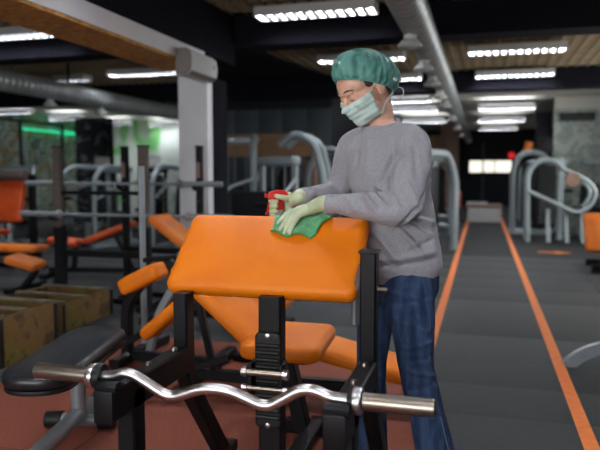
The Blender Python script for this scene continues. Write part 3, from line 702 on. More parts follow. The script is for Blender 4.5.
# ------------------------------------------------------------------ preacher curl bench
SL = math.atan2(.254, .28)                       # slope of the arm pad
pb = thing('preacher_bench', 'orange padded preacher curl bench with black steel frame and ribbed centre post', 'bench', (-.72, 2.2, 0))
def P(name, mb, m, par=pb, **k): return obj(name, mb, m, par, ws=True, **k)
PC = Vector((-.795, 2.368, .9515)); NP = Vector((0, -math.sin(SL), math.cos(SL)))
b = MB(); b.pad(.75, .392, .07, .040, .030, Matrix.Translation(PC - NP * .035) @ rotm(SL), crown=.004); arm_pad = P('arm_pad', b, 'orange')
b = MB(); b.box(PC - NP * .079, (.6, .3, .016), rotm(SL)); P('pad_board', b, 'black_plastic', bevel=.004)
for s, x in ((-1, -1.072), (1, -.368)):
    ztop = .80 if s < 0 else .975
    b = MB(); b.bar(roundpath([(x, 2.205, ztop), (x, 2.205, .47), (x, 2.205 + .36, .028)], .12), .056, .07); P('upright', b, 'black_steel')
    b = MB(); b.bar([(x, 2.19, .55), (x, 1.665, .55)], .062, .098); arm = P('side_arm', b, 'black_steel')
    b = MB(); b.bar([(x, 1.815, .56), (x, 1.815, .028)], .062, .075); P('front_leg', b, 'black_steel')
    b = MB(); b.bar([(x, 1.70, .0275), (x, 2.66, .0275)], .07, .048); P('foot_rail', b, 'black_steel')
    # bar rest: cradle block with raised lips
    b = MB()
    yz = [(1.665, .59), (1.79, .59), (1.79, .612), (1.765, .612), (1.755, .604), (1.705, .604), (1.69, .622), (1.675, .622), (1.665, .61)]
    V = [(x - .036, y, z) for y, z in yz] + [(x + .036, y, z) for y, z in yz]; n = len(yz)
    b.add(V, [tuple(range(n)), tuple(range(2 * n - 1, n - 1, -1))] + [(i, (i + 1) % n, (i + 1) % n + n, i + n) for i in range(n)])
    P('bar_rest', b, 'black_steel', bevel=.003)
    b = MB(); b.box((x, 1.66, .55), (.064, .014, .10)); P('end_cap', b, 'black_steel', bevel=.004)
    if s < 0:
        b = MB(); b.box((x - .045, 1.70, .545), (.05, .05, .055)); P('side_stop', b, 'plate_grey', bevel=.005)
    for yy in (1.93, 2.12):
        b = MB(); b.lathe([(.001, .012), (.009, .012), (.012, .006), (.012, -.003), (.001, -.003)], 10, Matrix.Translation((x, yy, .600))); P('bolt', b, 'steel')
    if s > 0:
        b = MB(); b.box((x, 2.205, .978), (.066, .079, .01)); P('upright_cap', b, 'black_plastic', bevel=.003)
        b = MB(); b.bar([(x - .03, 2.25, .92), (x - .065, 2.29, .80), (x - .065, 2.29, .70)], .03, .03); P('pad_bracket', b, 'grey_steel')
        b = MB(); b.tube([(x + .02, 2.21, .845), (x + .06, 2.21, .845)], .009, 8); P('bolt', b, 'steel')
# centre post with ribbed plate
cx = -.732
b = MB(); b.bar([(cx, 2.235, .80), (cx, 2.235, .03)], .085, .07); P('centre_post', b, 'black_steel')
b = MB(); b.pad(.098, .355, .02, .022, .006, Matrix.Translation((cx, 2.19, .497)) @ rotm(R(90)), crown=0); rp = P('ribbed_plate', b, 'black_plastic')
for k in range(11):
    b = MB(); b.tube([(cx - .042, 2.178, (.627 - k * .0265)), (cx + .042, 2.178, (.627 - k * .0265))], .008, 8)
    P('rib', b, 'black_plastic', rp)
for z in (.662, .332):
    b = MB(); b.lathe([(.001, .006), (.009, .004), (.010, 0), (.001, 0)], 12, Matrix.Translation((cx, 2.179, z)) @ rotm(R(90))); P('screw', b, 'chrome', rp)
for s in (-1, 1):
    cl = MB(); cl.box((cx + s * .058, 2.185, .504), (.014, .075, .125)); P('clamp_bracket', cl, 'black_steel', bevel=.004)
for z in (.535, .477):
    b = MB(); b.tube([(cx - .085, 2.15, z), (cx + .085, 2.15, z)], .014 if z > .5 else .009, 12); pin = P('pin', b, 'steel')
    for s in (-1, 1):
        b = MB(); b.tube([(cx + s * .068, 2.15, z), (cx + s * .086, 2.15, z)], .019 if z > .5 else .014, 12); P('pin_head', b, 'chrome', pin)
b = MB(); b.bar([(-1.04, 2.34, .785), (-.40, 2.34, .785)], .04, .035); P('top_cross_bar', b, 'black_steel')
b = MB(); b.bar([(-1.07, 2.5, .027), (-.368, 2.5, .027)], .06, .05); P('rear_cross_bar', b, 'black_steel')
b = MB(); b.bar([(cx, 2.27, .055), (cx, 2.95, .055)], .07, .055); P('seat_rail', b, 'black_steel')
b = MB(); b.bar([(cx - .16, 2.94, .03), (cx + .16, 2.94, .03)], .07, .055); P('rear_foot', b, 'black_steel')
b = MB(); b.bar([(-.78, 2.84, .05), (-.86, 2.84, .41)], .07, .07); P('seat_post', b, 'black_steel')
b = MB(); b.pad(.375, .43, .075, .055, .03, Matrix.Translation((-.855, 2.88, .458)) @ rotm(R(3), 0, 0), taper=.97); P('seat', b, 'orange')
b = MB(); b.box((-.865, 2.86, .408), (.26, .3, .014)); P('seat_board', b, 'black_plastic')

# ------------------------------------------------------------------ curl bar
t = thing('curl_bar', 'chrome zigzag curl barbell resting across the preacher bench arms', 'barbell', (-.738, 1.725, .6))
pts = [(-1.135, .622), (-1.075, .625), (-1.045, .640), (-1.008, .636), (-.905, .583), (-.872, .580), (-.79, .612), (-.738, .617), (-.686, .612), (-.604, .582), (-.571, .582), (-.482, .638), (-.44, .641), (-.40, .624), (-.34, .621)]
b = MB(); b.tube(roundpath([(x, 1.725, z) for x, z in pts], .03, 4), .0165, 14); obj('shaft', b, 'chrome', t, ws=True)
for s, (a, c) in ((-1, (-1.355, -1.158)), (1, (-.305, -.108))):
    x0, x1 = a, c
    b = MB()
    M = Matrix.Translation((0, 1.725, .621)) @ rotm(0, R(90), 0)
    o0, o1 = (x0, x1)
    b.lathe([(.02, o0), (.0245, o0 + .003), (.025, o0 + .006), (.025, o1 - .003), (.02, o1)], 28, M); sl = obj('sleeve', b, 'steel', t, ws=True)
    xc = x1 + .012 if s < 0 else x0 - .012
    b = MB(); b.lathe([(.02, xc - .012), (.037, xc - .012), (.039, xc - .008), (.039, xc + .008), (.037, xc + .012), (.02, xc + .012)], 28, M)
    obj('collar', b, 'chrome', t, ws=True)
    xe = x0 if s < 0 else x1
    b = MB(); b.lathe([(.001, xe - .002), (.019, xe - .002), (.019, xe + .002), (.001, xe + .002)], 20, M); obj('end_plug', b, 'black_plastic', sl, ws=True)
    xb = xc + .02 if s < 0 else xc - .02
    b = MB(); b.lathe([(.015, xb - .014), (.037, xb - .014), (.041, xb), (.037, xb + .014), (.015, xb + .014)] if s < 0 else [(.015, xb - .008), (.024, xb - .008), (.026, xb), (.024, xb + .008), (.015, xb + .008)], 22, M); obj('rubber_ring', b, 'black_plastic', t, ws=True)

# ------------------------------------------------------------------ cleaning cloth draped over the pad
def padpt(x, sdist, h=0):
    """point on the pad's upper face: sdist from its lower edge along the slope (rolls over the top edge past .385)"""
    up = Vector((0, math.cos(SL), math.sin(SL))); base = PC + NP * (.002 + h) - up * .220; base.x = x
    L1 = .378; rr = .040
    if sdist <= L1: return base + up * sdist
    a = min((sdist - L1) / rr, 1.5); rest = max(0, sdist - L1 - 1.5 * rr)
    cc = base + up * L1 - NP * (rr + h)
    q = cc + up * math.sin(a) * (rr + h) + NP * math.cos(a) * (rr + h)
    return q + (up * math.cos(a) - NP * math.sin(a)) * rest
b = MB(); NX, NY = 34, 26; V = []; F = []
cor = [(-.800, .302), (-.632, .282), (-.575, .398), (-.79, .425)]      # near-left, near-right, far-right, far-left
for j in range(NY + 1):
    for i in range(NX + 1):
        u = i / NX; v = j / NY
        x = (cor[0][0] * (1 - u) + cor[1][0] * u) * (1 - v) + (cor[3][0] * (1 - u) + cor[2][0] * u) * v
        sd = (cor[0][1] * (1 - u) + cor[1][1] * u) * (1 - v) + (cor[3][1] * (1 - u) + cor[2][1] * u) * v
        sd += .010 * math.sin(u * 9 + 1) * (1 - v); x += .006 * math.sin(v * 8)
        h = .004 + .006 * max(0, math.sin(u * 11 + v * 5)) * (.4 + .6 * abs(2 * u - 1)) + .008 * math.exp(-((u - .62 - .25 * v) / .05) ** 2) + .010 * math.exp(-((v - .22 - .1 * u) / .07) ** 2) * (u > .3) * min(1, (u - .3) * 5)
        V.append(padpt(x, sd, h))
for j in range(NY):
    for i in range(NX):
        a = j * (NX + 1) + i; F.append((a, a + 1, a + NX + 2, a + NX + 1))
tw = thing('cleaning_cloth', 'green microfibre cleaning cloth under the gloved hand on the orange pad', 'cloth', (-.70, 2.45, 1.03))
Mi = pm(tw).inverted(); o = raw('cloth_sheet', [tuple(Mi @ p) for p in V], F, 'towel', tw, 180)
md = o.modifiers.new('thick', 'SOLIDIFY'); md.thickness = .004; md.offset = 1
edge = [V[i] for i in range(NX + 1)] + [V[j * (NX + 1) + NX] for j in range(1, NY + 1)]
b = MB(); b.tube([p + NP * .003 for p in edge[::2]], .0032, 6); obj('hem', b, 'towel_hem', tw, ws=True)

# ------------------------------------------------------------------ black flat bench, front left
t = thing('flat_bench', 'flat black padded bench on a silver frame at the left', 'bench', (-1.765, 2.48, 0), R(13))
b = MB(); b.pad(.29, .86, .06, .12, .026, Matrix.Translation((0, 0, .435)), crown=.008); obj('seat_pad', b, 'vinyl_black', t)
b = MB(); b.pad(.28, .845, .02, .12, .006, Matrix.Translation((0, 0, .396)), crown=0); obj('pad_base', b, 'black_plastic', t)
b = MB(); b.tube([(-.05, .20, .085), (-.05, .20, .395)], .036, 18); obj('post', b, 'silver', t)
b = MB(); b.tube([(-.05, .22, .085), (-.05, -1.2, .085)], .036, 16); obj('base_tube', b, 'silver', t)
for yy in (.22, -1.15):
    b = MB(); b.tube([(-.16, yy, .047), (.06, yy, .047)], .030, 14); f = obj('cross_foot', b, 'silver', t)
    for s in (-1, 1):
        b = MB(); b.tube([(-.05 + s * .09, yy, .045), (-.05 + s * .17, yy, .045)], .042, 18); obj('rubber_cap', b, 'black_plastic', f, bevel=.006)
b = MB(); b.bar([(-.05, -.30, .375), (-.03, .34, .375)], .06, .024); obj('pad_rail', b, 'grey_steel', t)

# ------------------------------------------------------------------ plywood crates, left
def crate(label, x0, x1, y0, y1, h, open_top=True):
    t = thing('plyo_crate', label, 'crate', ((x0 + x1) / 2, (y0 + y1) / 2, 0), 0, 'painted plywood crates')
    w, l = x1 - x0, y1 - y0; k = .022
    for (nm, c, d) in (('side_panel', (w / 2 - k / 2, 0, h / 2), (k, l, h)), ('side_panel', (-w / 2 + k / 2, 0, h / 2), (k, l, h)),
                       ('end_panel', (0, -l / 2 + k / 2, h / 2), (w - 2 * k, k, h)), ('end_panel', (0, l / 2 - k / 2, h / 2), (w - 2 * k, k, h))):
        b = MB(); b.box(c, d); obj(nm, b, 'camo', t, bevel=.003)
    b = MB(); b.box((0, 0, .02), (w - 2 * k, l - 2 * k, .02)); obj('bottom_panel', b, 'camo', t)
    if open_top:
        for yy in (-l / 2 + .05, -.03, l / 2 - .05):
            b = MB(); b.box((0, yy, h + .009), (w, .045, .016)); obj('top_slat', b, 'rim_pale', t, bevel=.003)
    else:
        b = MB(); b.box((0, 0, h + .008), (w + .02, l + .02, .014)); obj('lid', b, 'floor_base', t, bevel=.003)
    for yy in (-l / 2 + .03, l / 2 - .03):
        b = MB(); b.box((w / 2 + .004, yy, h / 2), (.008, .035, h * .96)); obj('corner_strip', b, 'black_plastic' if open_top else 'camo', t, bevel=.002)
crate('open plywood crate with pale top slats and yellow sprayed paint, left edge', -3.62, -2.92, 3.36, 3.97, .325)
crate('low plywood crate behind the yellow sprayed one', -3.8, -3.12, 4.28, 5.02, .225)

# ------------------------------------------------------------------ adjustable bench behind the preacher bench
t = thing('incline_bench', 'orange incline bench with raised back behind the preacher seat', 'bench', (-1.15, 3.36, 0))
def B(nm, b, m, **k): return obj(nm, b, m, t, ws=True, **k)
a = math.atan2(.42, .45)
b = MB(); b.pad(.42, .60, .075, .05, .03, Matrix.Translation((-1.37, 3.33, .545)) @ rotm(0, 0, R(90)) @ rotm(R(41), 0, 0)); B('backrest', b, 'orange')
b = MB(); b.pad(.32, .95, .075, .05, .03, Matrix.Translation((-.70, 3.36, .285)) @ rotm(0, 0, R(-90)) @ rotm(R(-12), 0, 0)); B('seat', b, 'orange')
b = MB(); b.bar([(-1.62, 3.36, .1), (-.5, 3.36, .1)], .06, .06); B('base_rail', b, 'black_steel')
for x, nm in ((-1.6, 'rear_foot'), (-.52, 'front_foot')):
    b = MB(); b.bar([(x, 3.16, .035), (x, 3.56, .035)], .06, .055); B(nm, b, 'black_steel')
    b = MB(); b.bar([(x, 3.36, .05), (x, 3.36, .1)], .05, .05); B('foot_riser', b, 'black_steel')
b = MB(); b.bar([(-1.16, 3.36, .1), (-1.16, 3.36, .30)], .05, .06); B('post', b, 'black_steel')
b = MB(); b.bar([(-.62, 3.36, .1), (-.62, 3.36, .195)], .05, .06); B('post', b, 'black_steel')
b = MB(); b.bar([(-1.72, 3.36, .74), (-1.20, 3.36, .31)], .05, .04); B('back_frame', b, 'black_steel')
b = MB(); b.bar([(-1.55, 3.36, .56), (-1.45, 3.36, .12)], .04, .04); B('support_strut', b, 'black_steel')
for s in (-1, 1):
    b = MB(); b.tube([(-1.2, 3.36 + s * .035, .30), (-1.2, 3.36 + s * .055, .30)], .02, 10); B('pivot_bolt', b, 'chrome')
b = MB(); b.bar(roundpath([(-1.30, 3.2, .25), (-1.62, 3.12, .16), (-1.9, 3.10, .10), (-1.9, 3.1, .03)], .05), .04, .04); B('side_strut', b, 'black_steel')

# pedestal with lighter orange pad farther back
t = thing('flat_pad_bench', 'small light orange bench pad seen between the preacher pad and post', 'bench', (-1.40, 4.14, 0))
b = MB(); b.pad(.34, .52, .08, .05, .03, Matrix.Translation((0, 0, .375)) @ rotm(R(4))); obj('seat_pad', b, 'orange', t)
b = MB(); b.bar([(0, -.18, .05), (0, -.18, .32)], .06, .06); b.bar([(0, .18, .05), (0, .18, .32)], .06, .06); b.bar([(0, -.22, .305), (0, .22, .32)], .05, .05); obj('frame', b, 'black_steel', t)
for yy in (-.18, .18):
    b = MB(); b.bar([(-.16, yy, .03), (.16, yy, .03)], .06, .05); obj('cross_foot', b, 'black_steel', t)

# ------------------------------------------------------------------ leg machine with orange rollers, left of the preacher bench
t = thing('leg_bench', 'leg curl bench with short orange pads on black and silver frame', 'bench', (-2.1, 3.75, 0))
def B(nm, b, m, **k):
    b.v = [(p[0] + .145, p[1], p[2] + (.045 if 'pad' in nm else 0)) for p in b.v]
    return obj(nm, b, m, t, ws=True, **k)
b = MB(); b.bar(roundpath([(-2.36, 3.72, .03), (-2.36, 3.72, .40), (-2.14, 3.72, .66)], .1), .06, .07); B('front_upright', b, 'black_steel')
b = MB(); b.bar(roundpath([(-2.25, 3.80, .03), (-2.18, 3.80, .32), (-1.86, 3.80, .80)], .15), .05, .05); B('tilt_tube', b, 'silver')
b = MB(); b.bar([(-2.36, 3.55, .04), (-2.36, 4.25, .04)], .07, .06); B('base_foot', b, 'black_steel')
b = MB(); b.bar([(-2.36, 3.74, .05), (-1.75, 3.74, .05)], .06, .06); B('base_rail', b, 'black_steel')
b = MB(); b.bar([(-1.76, 3.63, .04), (-1.76, 4.05, .04)], .07, .06); B('base_foot', b, 'black_steel')
b = MB(); b.bar([(-2.34, 3.66, .14), (-1.95, 3.66, .40)], .04, .04); B('strut', b, 'black_steel')
b = MB(); b.pad(.17, .30, .10, .04, .03, Matrix.Translation((-2.17, 3.60, .545)) @ rotm(0, R(-26), 0) @ rotm(0, 0, R(90))); B('shin_pad', b, 'orange')
b = MB(); b.pad(.17, .2, .10, .04, .03, Matrix.Translation((-1.99, 3.9, .60)) @ rotm(0, R(-26), 0) @ rotm(0, 0, R(90))); B('shin_pad', b, 'redorange')
b = MB(); b.pad(.20, .36, .08, .04, .03, Matrix.Translation((-2.02, 3.62, .30)) @ rotm(0, R(-40), 0) @ rotm(0, 0, R(90))); B('thigh_pad', b, 'orange')
b = MB(); b.tube([(-2.3, 3.85, .665), (-2.02, 3.85, .70), (-1.80, 3.85, .735)], .018, 10); B('handle_bar', b, 'black_steel')
b = MB(); b.ball((-2.03, 3.85, .705), .032, 10); B('pivot_knob', b, 'grey_steel')
b = MB(); b.bar([(-2.375, 3.97, .05), (-2.375, 3.97, 1.29)], .035, .035); B('guide_post', b, 'silver')
for z in (.07, .15):
    b = MB(); b.lathe([(.001, .02), (.016, .02), (.016, 0), (.001, 0)], 10, Matrix.Translation((-2.34, 3.68, z)) @ rotm(R(90))); B('bolt', b, 'chrome')
# ------------------------------------------------------------------ the woman
person = thing('person', 'person in grey sweatshirt, jeans, teal hair cap and mask wiping the orange pad', 'person', (-.30, 2.66, 0), YAW)
def fuse(name, mb, voxel, it, m, parent=person, fac=.5, fn=None, sub=0):
    """union of overlapping closed shapes as one continuous skin, smoothed"""
    me = bpy.data.meshes.new('tmp'); me.from_pydata(mb.v, [], mb.f); me.update()
    bm = bmesh.new(); bm.from_mesh(me); bmesh.ops.recalc_face_normals(bm, faces=bm.faces); bm.to_mesh(me); bm.free()
    o = bpy.data.objects.new('tmp', me); COL.objects.link(o)
    md = o.modifiers.new('r', 'REMESH'); md.mode = 'VOXEL'; md.voxel_size = voxel
    ms = o.modifiers.new('s', 'SMOOTH'); ms.factor = fac; ms.iterations = it
    dg = bpy.context.evaluated_depsgraph_get(); ev = o.evaluated_get(dg)
    nm = bpy.data.meshes.new_from_object(ev); bpy.data.objects.remove(o); bpy.data.meshes.remove(me)
    nm.name = name
    if fn is not None:
        n = len(nm.vertices); co = np.empty(n * 3); nm.vertices.foreach_get('co', co); co = co.reshape(-1, 3)
        no = np.empty(n * 3); nm.vertex_normals.foreach_get('vector', no); no = no.reshape(-1, 3)
        co = fn(co, no); nm.vertices.foreach_set('co', co.ravel()); nm.update()
    nm.shade_smooth(); nm.materials.clear(); nm.materials.append(MATS[m])
    r = bpy.data.objects.new(name, nm); COL.objects.link(r); r.parent = parent
    return r
def chain(mb, pts, rad, n=14, k=5):
    P = spline(pts, k); m = len(pts); rr = []
    for i in range(len(P)):
        t = i / k; a = min(int(t), m - 2); f = t - a
        rr.append(rad[a] * (1 - f) + rad[a + 1] * f)
    mb.tube(P, rr, n); mb.ball(P[0], rr[0], 8); mb.ball(P[-1], rr[-1], 8)
def ellring(c, a, b2, ax, ay, n=28):
    return [tuple(Vector(c) + Vector(ax) * a * math.cos(2 * math.pi * j / n) + Vector(ay) * b2 * math.sin(2 * math.pi * j / n)) for j in range(n)]
def loft(mb, rings):
    n = len(rings[0]); V = [p for r_ in rings for p in r_]; F = []
    for i in range(len(rings) - 1):
        for j in range(n): F.append((i * n + j, i * n + (j + 1) % n, (i + 1) * n + (j + 1) % n, (i + 1) * n + j))
    F.append(tuple(range(n - 1, -1, -1))); F.append(tuple((len(rings) - 1) * n + j for j in range(n)))
    mb.add(V, F)
LD = Vector((.716, -.698, 0)); FD = Vector((-.698, -.716, 0))          # her left, her front
# joints, in the figure's own frame (x along the picture, y away, z up)
LSH, LEL, LWR = Vector((.0, -.095, 1.355)), Vector((-.055, -.225, 1.115)), Vector((-.315, -.125, 1.128))
RSH, REL, RWR = Vector((-.200, .130, 1.350)), Vector((-.262, .205, 1.155)), Vector((-.420, .055, 1.148))
LHIP, LKN, LAN = Vector((.01, -.075, .80)), Vector((.022, -.185, .49)), Vector((.118, -.215, .09))
RHIP, RKN, RAN = Vector((-.095, .08, .80)), Vector((-.128, .03, .46)), Vector((-.125, .09, .09))
# --- head frame
HC = Vector((-.172, -.008, 1.588)); hp = R(30); ha, hb = -.848, -.53
HF = Vector((ha * math.cos(hp), hb * math.cos(hp), -math.sin(hp))); HU = Vector((ha * math.sin(hp), hb * math.sin(hp), math.cos(hp))); HL = Vector((-hb, ha, 0)); HS = 1.09
HM = Matrix.Translation(HC) @ Matrix(((HL.x, HF.x, HU.x, 0), (HL.y, HF.y, HU.y, 0), (HL.z, HF.z, HU.z, 0), (0, 0, 0, 1))) @ Matrix.Scale(HS, 4)
def hd(x, y, z): return HM @ Vector((x, y, z))
def hball(mb, c, r, n=16): mb.ball((0, 0, 0), 1, n, HM @ Matrix.Translation(c) @ Matrix.Diagonal((r[0], r[1], r[2], 1)))
b = MB()
hball(b, (0, -.012, .032), (.076, .096, .084)); hball(b, (0, .030, -.030), (.064, .066, .088)); hball(b, (0, .058, -.098), (.032, .034, .026))
hball(b, (0, .040, .035), (.066, .058, .05)); hball(b, (0, .088, .018), (.040, .016, .016))                      # brow
for s in (-1, 1):
    hball(b, (s * .040, .062, -.030), (.026, .030, .026)); hball(b, (s * .046, .030, -.075), (.022, .04, .03))      # cheeks, jaw
    hball(b, (s * .032, .078, -.004), (.017, .016, .012))                                                          # lids
    hball(b, (s * .077, -.010, -.012), (.009, .020, .030)); hball(b, (s * .079, -.018, -.005), (.012, .010, .024))  # ears
b.tube([hd(0, .086, .012), hd(0, .104, -.014), hd(0, .116, -.036), hd(0, .100, -.044)], [.009 * HS, .010 * HS, .013 * HS, .010 * HS], 10); hball(b, (0, .108, -.036), (.013, .013, .011))
hball(b, (0, .092, -.068), (.024, .014, .014))                                                                     # mouth
nb = Vector((-.088, .022, 1.40))
chain(b, [hd(0, -.022, -.03), hd(0, -.03, -.085), nb + Vector((-.01, 0, .045)), nb], [.060, .052, .052, .062], 20)
chain(b, [nb, Vector((-.065, .022, 1.22)), Vector((-.03, .015, 1.0)), Vector((-.02, .01, .84))], [.075, .10, .095, .105], 20)
chain(b, [nb + LD * .04, LSH, (LSH + LEL) / 2, LEL, (LEL + LWR) / 2, LWR], [.05, .05, .043, .036, .033, .025], 12)
chain(b, [nb - LD * .04, RSH, (RSH + REL) / 2, REL, (REL + RWR) / 2, RWR], [.05, .05, .043, .036, .033, .025], 12)
chain(b, [LHIP, (LHIP + LKN) / 2, LKN, (LKN + LAN) / 2, LAN], [.075, .06, .045, .042, .032], 12)
chain(b, [RHIP, (RHIP + RKN) / 2, RKN, (RKN + RAN) / 2, RAN], [.06, .05, .042, .04, .032], 12)
body = fuse('body', b, .0042, 5, 'skin', fac=.5)
# face details
for s in (-1, 1):
    pts = [hd(s * (.016 + .030 * t), .0945 - .010 * t - .006 * t * t, -.0085 - .004 * math.sin(math.pi * t)) for t in [i / 6 for i in range(7)]]
    b = MB(); b.tube(pts, .0017, 6); obj('eyelash', b, 'lash', body)
    pts = [hd(s * (.013 + .036 * t), .1035 - .014 * t - .006 * t * t, .021 + .007 * math.sin(math.pi * (.2 + .7 * t))) for t in [i / 6 for i in range(7)]]
    b = MB(); b.tube(pts, [.0018, .0030, .0034, .0034, .0030, .0024, .0014], 6); obj('eyebrow', b, 'hair', body)
# --- hair (under the cap) and the bouffant cap
b = MB(); hball(b, (0, -.02, .044), (.083, .104, .088), 20); hball(b, (0, -.085, -.02), (.05, .04, .05)); fuse('hair', b, .006, 3, 'hair')
V = []; F = []; NT, NP_ = 200, 44
cax = Matrix.Rotation(R(38), 4, 'X')                       # the cap's pole leans back
for i in range(NP_ + 1):
    ph = R(4) + (R(112) - R(4)) * i / NP_
    for j in range(NT):
        th = 2 * math.pi * j / NT
        puff = 1 + .05 * math.exp(-((ph - 1.15) / .5) ** 2)
        pl = .030 * (ph / 1.9) ** 2 * (math.sin(19 * th + 3 * math.sin(2 * th)) * .6 + .5 * math.sin(31 * th + 1.3 + 3 * ph)) + .020 * abs(math.sin(6 * th + 3.5 * ph + 1)) * math.sin(ph) + .016 * abs(math.sin(9 * th - 6 * ph + 2 * math.sin(3 * th))) + .012 * math.sin(14 * th + 9 * ph) * math.sin(ph)
        k = puff + pl
        if i >= NP_ - 3: k -= .05 * (i - NP_ + 3) / 3
        x, y, z = math.sin(ph) * math.cos(th), math.sin(ph) * math.sin(th), math.cos(ph)
        back = max(0, -y)
        q = cax @ Vector((.099 * k * x, (.120 + .02 * back) * k * y, .096 * k * z))
        V.append(hd(q.x, q.y - .020, q.z + .034))
for i in range(NP_):
    for j in range(NT): F.append((i * NT + j, i * NT + (j + 1) % NT, (i + 1) * NT + (j + 1) % NT, (i + 1) * NT + j))
F.append(tuple(range(NT - 1, -1, -1)))
cap = raw('hair_cap', V, F, 'cap', person, 180)
b = MB(); ring = [V[NP_ * NT + j] for j in range(0, NT, 2)]; b.tube(ring + ring[:1], .0035, 6, caps=False); obj('elastic_band', b, 'cap_band', cap)
# --- surgical mask, pleated
from mathutils.bvhtree import BVHTree
bvh = BVHTree.FromPolygons([v.co for v in body.data.vertices], [tuple(p.vertices) for p in body.data.polygons])
V = []; F = []; NU, NV = 26, 24
for j in range(NV + 1):
    v = j / NV
    for i in range(NU + 1):
        u = -1 + 2 * i / NU; a = u * R(72)
        z = -.022 - .098 * v + .016 * abs(u) * (1 - v) + .020 * abs(u) * v
        ry = .099 + .024 * math.exp(-((u) / .28) ** 2) * math.exp(-((v - .30) / .25) ** 2) - .010 * v - .030 * max(0, v - .78) / .22
        rx = .078 - .008 * v
        pleat = .0045 * ((v * 5) % 1.0 - .5) * (1 if .12 < v < .9 else 0)
        p_ = Vector(((rx + pleat) * math.sin(a), (ry + pleat - .030) * math.cos(a) + .030 - .018 * abs(u) ** 3, z))
        c_ = Vector((0, .015, z)); dr = (p_ - c_); L_ = dr.length; dr.normalize()
        s0 = hd(*(c_ + dr * .25)); hit = bvh.ray_cast(s0, (hd(*c_) - s0).normalized(), .25 * HS)
        if hit[0] is not None:
            L_ = max(L_, (hd(*c_) - hit[0]).length / HS + .005 + pleat)
        V.append(hd(*(c_ + dr * L_)))
for j in range(NV):
    for i in range(NU): a = j * (NU + 1) + i; F.append((a, a + 1, a + NU + 2, a + NU + 1))
mask = raw('face_mask', V, F, 'mask', person, 180); md = mask.modifiers.new('t', 'SOLIDIFY'); md.thickness = .0025; md.offset = 1
for s in (-1, 1):
    i = NU if s > 0 else 0
    top, low = V[i], V[NV * (NU + 1) + i]
    b = MB(); b.sweep(spline([top, hd(s * .084, .012, .016), hd(s * .092, -.030, .045), hd(s * .086, -.07, .06)], 5), [(-.0035, -.001), (.0035, -.001), (.0035, .001), (-.0035, .001)]); obj('upper_strap', b, 'strap', mask)
    b = MB(); b.sweep(spline([low, hd(s * .083, -.005, -.068), hd(s * .072, -.055, -.058), hd(s * .02, -.100, -.055)], 5), [(-.004, -.001), (.004, -.001), (.004, .001), (-.004, .001)]); obj('lower_strap', b, 'strap', mask)
b = MB()
for (p, q, r2) in (((.012, -.108, -.05), (.042, -.128, -.075), (.030, -.118, -.115)), ((.012, -.108, -.05), (.04, -.135, -.045), (.05, -.13, -.02))):
    b.sweep(spline([hd(*p), hd(*q), hd(*r2)], 6), [(-.005, -.001), (.005, -.001), (.005, .001), (-.005, .001)])
o = obj('strap_bow', b, 'strap', mask); o['kind'] = 'stuff'
# --- sweatshirt
def ridge(co, no, a, c, w, h):
    a, c = np.array(a), np.array(c); d = c - a; t = np.clip(((co - a) @ d) / (d @ d), 0, 1)
    dist = np.linalg.norm(co - (a + t[:, None] * d), axis=1)
    return h * np.exp(-(dist / w) ** 2) * np.clip(np.minimum(t, 1 - t) * 6 + .25, 0, 1)
def noise3(co, s, ph): return np.sin(co[:, 0] * s + ph + 1.7 * np.sin(co[:, 2] * s * .6)) * np.sin(co[:, 1] * s * .9 + 2 * ph) * np.sin(co[:, 2] * s * .8 - ph + 1.3 * np.sin(co[:, 0] * s * .7))
def fold2(co, no, a, c, w, h):
    """fold on the side of the cloth turned to -y, laid out in the figure's x-z plane"""
    q = co[:, [0, 2]]; a, c = np.array(a), np.array(c); d = c - a; t = np.clip(((q - a) @ d) / (d @ d), 0, 1)
    dist = np.linalg.norm(q - (a + t[:, None] * d), axis=1)
    return h * np.exp(-(dist / w) ** 2) * np.clip(np.minimum(t, 1 - t) * 5 + .3, 0, 1) * np.clip((-no[:, 1] - .05) * 2.2, 0, 1)
